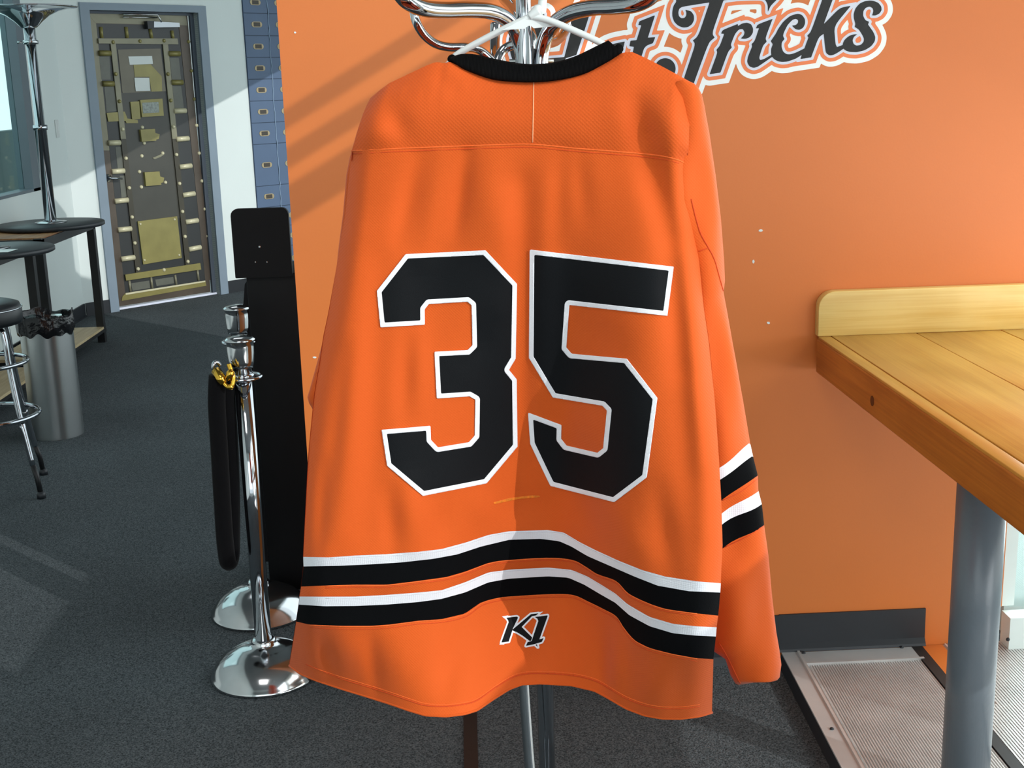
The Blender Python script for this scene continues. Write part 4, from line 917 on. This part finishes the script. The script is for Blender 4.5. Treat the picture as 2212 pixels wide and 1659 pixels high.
# seams
def seam(pts, r, off, m=M_SEAM, par=None, nm='seam', n=4, bv=BV):
    P = [on_cloth(x, y, off, bv) for x, y in smooth_path(np.array(pts, float), n)]
    P = [p for p in P if p is not None]
    if len(P) > 3: return O(nm, *tube(P, r, 6), m, par or jr, True)
seam([(1153, 178), (1152, 240), (1150.5, 308)], .0007, .0003, mat('pale_centre_stitch', (250, 176, 130), .7, noise=(200, .1)))
seam([(x, v) for x, v in YOKE[:-1]]+[(1484, 356)], .0011, -.0002)
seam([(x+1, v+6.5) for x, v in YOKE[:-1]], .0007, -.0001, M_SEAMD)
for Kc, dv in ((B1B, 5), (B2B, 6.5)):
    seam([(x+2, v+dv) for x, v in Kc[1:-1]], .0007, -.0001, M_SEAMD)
    seam([(x+2, v+1) for x, v in Kc[1:-1]], .0009, .0, M_SEAM)
for Kc, dv in ((W1T, 3.2), (W2T, 3.2)):
    seam([(x+2, v+dv) for x, v in Kc[1:-1]], .0005, .0006, mat('white_thread', (214, 214, 224), .7, noise=(200, .1)))
seam([(x+(10 if x < 700 else 0), v-22) for x, v in HEM[1:-1]], .0009, .0, M_SEAMD)
seam([(x, v-26) for x, v in HEM[2:-1]], .0007, .0, M_SEAM)
O('hem_roll', *tube([p+np.array([0, .0015, 0]) for p in GP[-1]], .0022, 8), M_JERSEY, jr, True)
# scuff on the back
xs = np.arange(1055, 1180, 1.2); ys = np.arange(1060, 1115, 1.2)
cloth_decal('scuff_mark', xs, ys, sdf([[(1066, 1085), (1100, 1076), (1150, 1070), (1166, 1071), (1166, 1074), (1120, 1078), (1068, 1089)]], xs, ys), mat('ochre_scuff', (226, 122, 20), .7, noise=(150, .25)), .0006, jr, 'ochre scuff line below the numbers', .0002)

# collar: ribbed band round the neck
cb = np.array([(971, 128), (995, 143), (1019, 154), (1048, 164.5), (1079, 171.5), (1138, 175), (1198, 171.5), (1258, 158), (1302, 137), (1332, 119), (1344, 113)], float)
ct = np.array([(974, 124), (986, 119), (1003, 116), (1031, 118), (1070, 127), (1120, 136.5), (1160, 138), (1198, 134), (1243, 121), (1285, 101), (1314, 87)], float)
ct = ct.copy()
def resamp(P, n):
    P = smooth_path(P, 8); L = np.concatenate([[0], np.cumsum(np.linalg.norm(np.diff(P, axis=0), axis=1))]); t = np.linspace(0, L[-1], n)
    return np.stack([np.interp(t, L, P[:, 0]), np.interp(t, L, P[:, 1])], 1)
n = 60
cb[1:-1, 1] += 3.0
b_, t_ = resamp(cb, n), resamp(ct, n)
tau = np.linspace(0, 1, n); V = []
cross = 10
for i in range(n):
    arc = math.sin(math.pi*tau[i])
    Yb = plane(b_[i, 0])+.028-.006*arc; Yt = plane(t_[i, 0])+.040-.004*arc
    for k in range(cross):
        a = 2*math.pi*k/cross; f = (1-math.cos(a))/2; side = math.sin(a)
        q = b_[i]*(1-f)+t_[i]*f
        V.append(atY(q[0], q[1], (Yb*(1-f)+Yt*f)-side*.004-.002*math.sin(math.pi*f)))
Fc = [(i*cross+k, i*cross+(k+1) % cross, (i+1)*cross+(k+1) % cross, (i+1)*cross+k) for i in range(n-1) for k in range(cross)]
Fc += [list(range(cross))[::-1], list(range((n-1)*cross, n*cross))]
O('collar', V, Fc, M_COLLAR, jr, True)
# front half of the collar, dipping lower behind the back panel
e0 = atY(975, 126, plane(975)+.04); e1 = atY(1338, 104, plane(1338)+.04)
P = [e0+(e1-e0)*t+np.array([0, .105*math.sin(math.pi*t)**.8, -.085*math.sin(math.pi*t)]) for t in np.linspace(0, 1, 40)]
O('collar_front', *tube(P, [.006+.006*math.sin(math.pi*t) for t in np.linspace(0, 1, 40)], 12), M_COLLAR, jr, True)

# sleeves: closed tubes given by their right and left profile and a centre depth
def hs(v): return float(np.interp(v, [180, 260, 420], [.25, .6, 1.0]))
def sleeve(rows, Yc, half, mats, name, bulge=1.0, hemcap=True):
    """rows: (R pixel, L pixel, part index, depth offset); parts share the ring where they meet"""
    nseg = 40; rings = []
    for (rxy, lxy, _, dY) in rows:
        ring = []
        c = (np.array(rxy, float)+np.array(lxy, float))/2; hh = (np.array(rxy, float)-np.array(lxy, float))/2
        for k in range(nseg):
            a = 2*math.pi*k/nseg; ca = math.cos(a); sa = math.sin(a)
            q = c+hh*ca
            fold = .004*math.sin(q[0]*.06+q[1]*.012)+.003*math.sin(q[1]*.021-q[0]*.05)
            ring.append(atY(q[0], q[1], Yc(c[1])+dY+half*hs(c[1])*sa*bulge*abs(sa)**-.25 if abs(sa) > 1e-6 else Yc(c[1])+dY) + np.array([0, fold*(sa < 0), 0]))
        rings.append(np.array(ring))
    grp = sorted(set(r[2] for r in rows)); out = None
    for g in grp:
        idx = [i for i, r in enumerate(rows) if r[2] == g]
        i0, i1 = idx[0], min(idx[-1]+1, len(rows)-1)
        V = np.concatenate(rings[i0:i1+1]); Fc = []
        for i in range(i1-i0):
            for k in range(nseg):
                Fc.append((i*nseg+k, i*nseg+(k+1) % nseg, (i+1)*nseg+(k+1) % nseg, (i+1)*nseg+k))
        if i1 == len(rows)-1 and hemcap: Fc.append(list(range((i1-i0)*nseg, (i1-i0+1)*nseg)))
        m, nm, lb = mats[g]
        o = O(nm, V, Fc, m, out if out is not None else jr, True, label=lb)
        if out is None: out = o
    return out, rings
def dens(rows):
    out = []
    for i in range(len(rows)-1):
        a, b = rows[i], rows[i+1]
        n_ = max(1, int(math.dist(a[0], b[0])/14))
        for k in range(n_):
            t = k/n_
            out.append((tuple(np.array(a[0])*(1-t)+np.array(b[0])*t), tuple(np.array(a[1])*(1-t)+np.array(b[1])*t), a[2], a[3]*(1-t)+b[3]*t))
    out.append(rows[-1]); return out
RS = [((1480, 172), (1462, 176), 0, .0), ((1498, 180), (1440, 200), 0, .0), ((1507, 189), (1430, 225), 0, .0), ((1515, 204), (1430, 245), 0, .0), ((1521, 228), (1432, 275), 0, .0), ((1532, 285), (1436, 330), 0, 0), ((1546, 380), (1442, 430), 0, 0), ((1557, 470), (1452, 530), 0, 0), ((1564, 560), (1460, 630), 0, 0),
      ((1566, 606), (1464, 690), 0, 0), ((1563, 632), (1466, 720), 0, 0), ((1572, 680), (1470, 770), 0, .0), ((1586, 760), (1475, 850), 0, 0), ((1605, 865), (1480, 955), 0, 0), ((1621, 960), (1485, 1058), 1, 0), ((1627, 987), (1487, 1081), 2, 0), ((1637, 1027), (1489, 1131), 3, 0),
      ((1638, 1059), (1490, 1158), 4, 0), ((1645, 1086), (1491, 1176), 5, 0), ((1650, 1131), (1493, 1230), 6, 0), ((1660, 1200), (1502, 1300), 6, .0), ((1668, 1290), (1520, 1375), 6, 0), ((1677, 1365), (1543, 1408), 6, 0), ((1684, 1405), (1567, 1424), 6, 0), ((1688, 1436), (1578, 1458), 6, 0), ((1684, 1461), (1588, 1476), 6, 0), ((1678, 1466), (1596, 1480), 6, 0)]
smats = {0: (M_JERSEY, 'right_sleeve', 'orange sleeve hanging at the right side'), 1: (M_STRW, 'sleeve_stripe', 'upper white sleeve stripe'), 2: (M_STRB, 'sleeve_stripe', 'upper black sleeve stripe'), 3: (M_JERSEY, 'sleeve_stripe', 'narrow orange sleeve stripe'),
         4: (M_STRW, 'sleeve_stripe', 'lower white sleeve stripe'), 5: (M_STRB, 'sleeve_stripe', 'lower black sleeve stripe'), 6: (M_JERSEY, 'lower_sleeve', 'plain orange forearm and cuff')}
def ycr(v): return np.interp(v, [170, 240, 400, 700, 1000, 1480], [1.668, 1.672, 1.70, 1.71, 1.715, 1.72])
rsl, rrings = sleeve(dens(RS), ycr, .042, smats, 'right_sleeve')
RB = BVHTree.FromPolygons([tuple(p) for r in rrings for p in r], [(i*40+k, i*40+(k+1) % 40, (i+1)*40+(k+1) % 40, (i+1)*40+k) for i in range(len(rrings)-1) for k in range(40)])
for pts, q in (([(1493, 430), (1503, 470), (1514, 505), (1530, 534), (1543, 560), (1553, 595), (1562, 628)], .0011), ([(1509, 543), (1520, 539), (1532, 535)], .0008),
            ([(1560, 1081), (1600, 1062), (1636, 1034)], .0007), ([(1565, 1182), (1610, 1161), (1649, 1136)], .0007), ([(1553, 1388), (1572, 1420), (1592, 1462), (1600, 1477)], .0011)):
    seam(pts, q, .0002, M_SEAMD, rsl, bv=RB)
LS = [((845, 190), (800, 212), 0, 0), ((860, 235), (784, 246), 0, .0), ((870, 290), (771, 285), 0, .0), ((880, 345), (755.5, 340), 0, 0), ((885, 380), (748, 378), 0, 0), ((885, 470), (741, 462), 0, 0), ((880, 540), (732, 530), 0, 0), ((872, 590), (727, 577), 0, .0), ((860, 660), (722, 640), 0, 0), ((850, 720), (706, 705), 0, 0), ((842, 790), (690, 765), 0, 0), ((835, 850), (677, 812), 0, 0), ((830, 880), (668, 845), 0, 0), ((828, 900), (664, 858), 0, 0), ((828, 915), (668, 872), 0, .0), ((828, 930), (678, 888), 0, 0),
      ((830, 1010), (690, 960), 0, 0), ((832, 1060), (692, 1020), 1, 0), ((833, 1085), (693, 1045), 2, 0), ((834, 1130), (694, 1090), 3, 0), ((835, 1155), (695, 1115), 4, 0), ((836, 1180), (696, 1140), 5, 0), ((837, 1225), (700, 1190), 6, 0), ((830, 1330), (712, 1310), 6, 0), ((822, 1400), (725, 1390), 6, 0)]
smats[0] = (M_JERSEY, 'left_sleeve', 'orange sleeve tucked behind the left side')
def ycl(v): return np.interp(v, [200, 300, 500, 900, 1400], [1.80, 1.845, 1.905, 1.93, 1.93])
sleeve(dens(LS), ycl, .036, smats, 'left_sleeve')
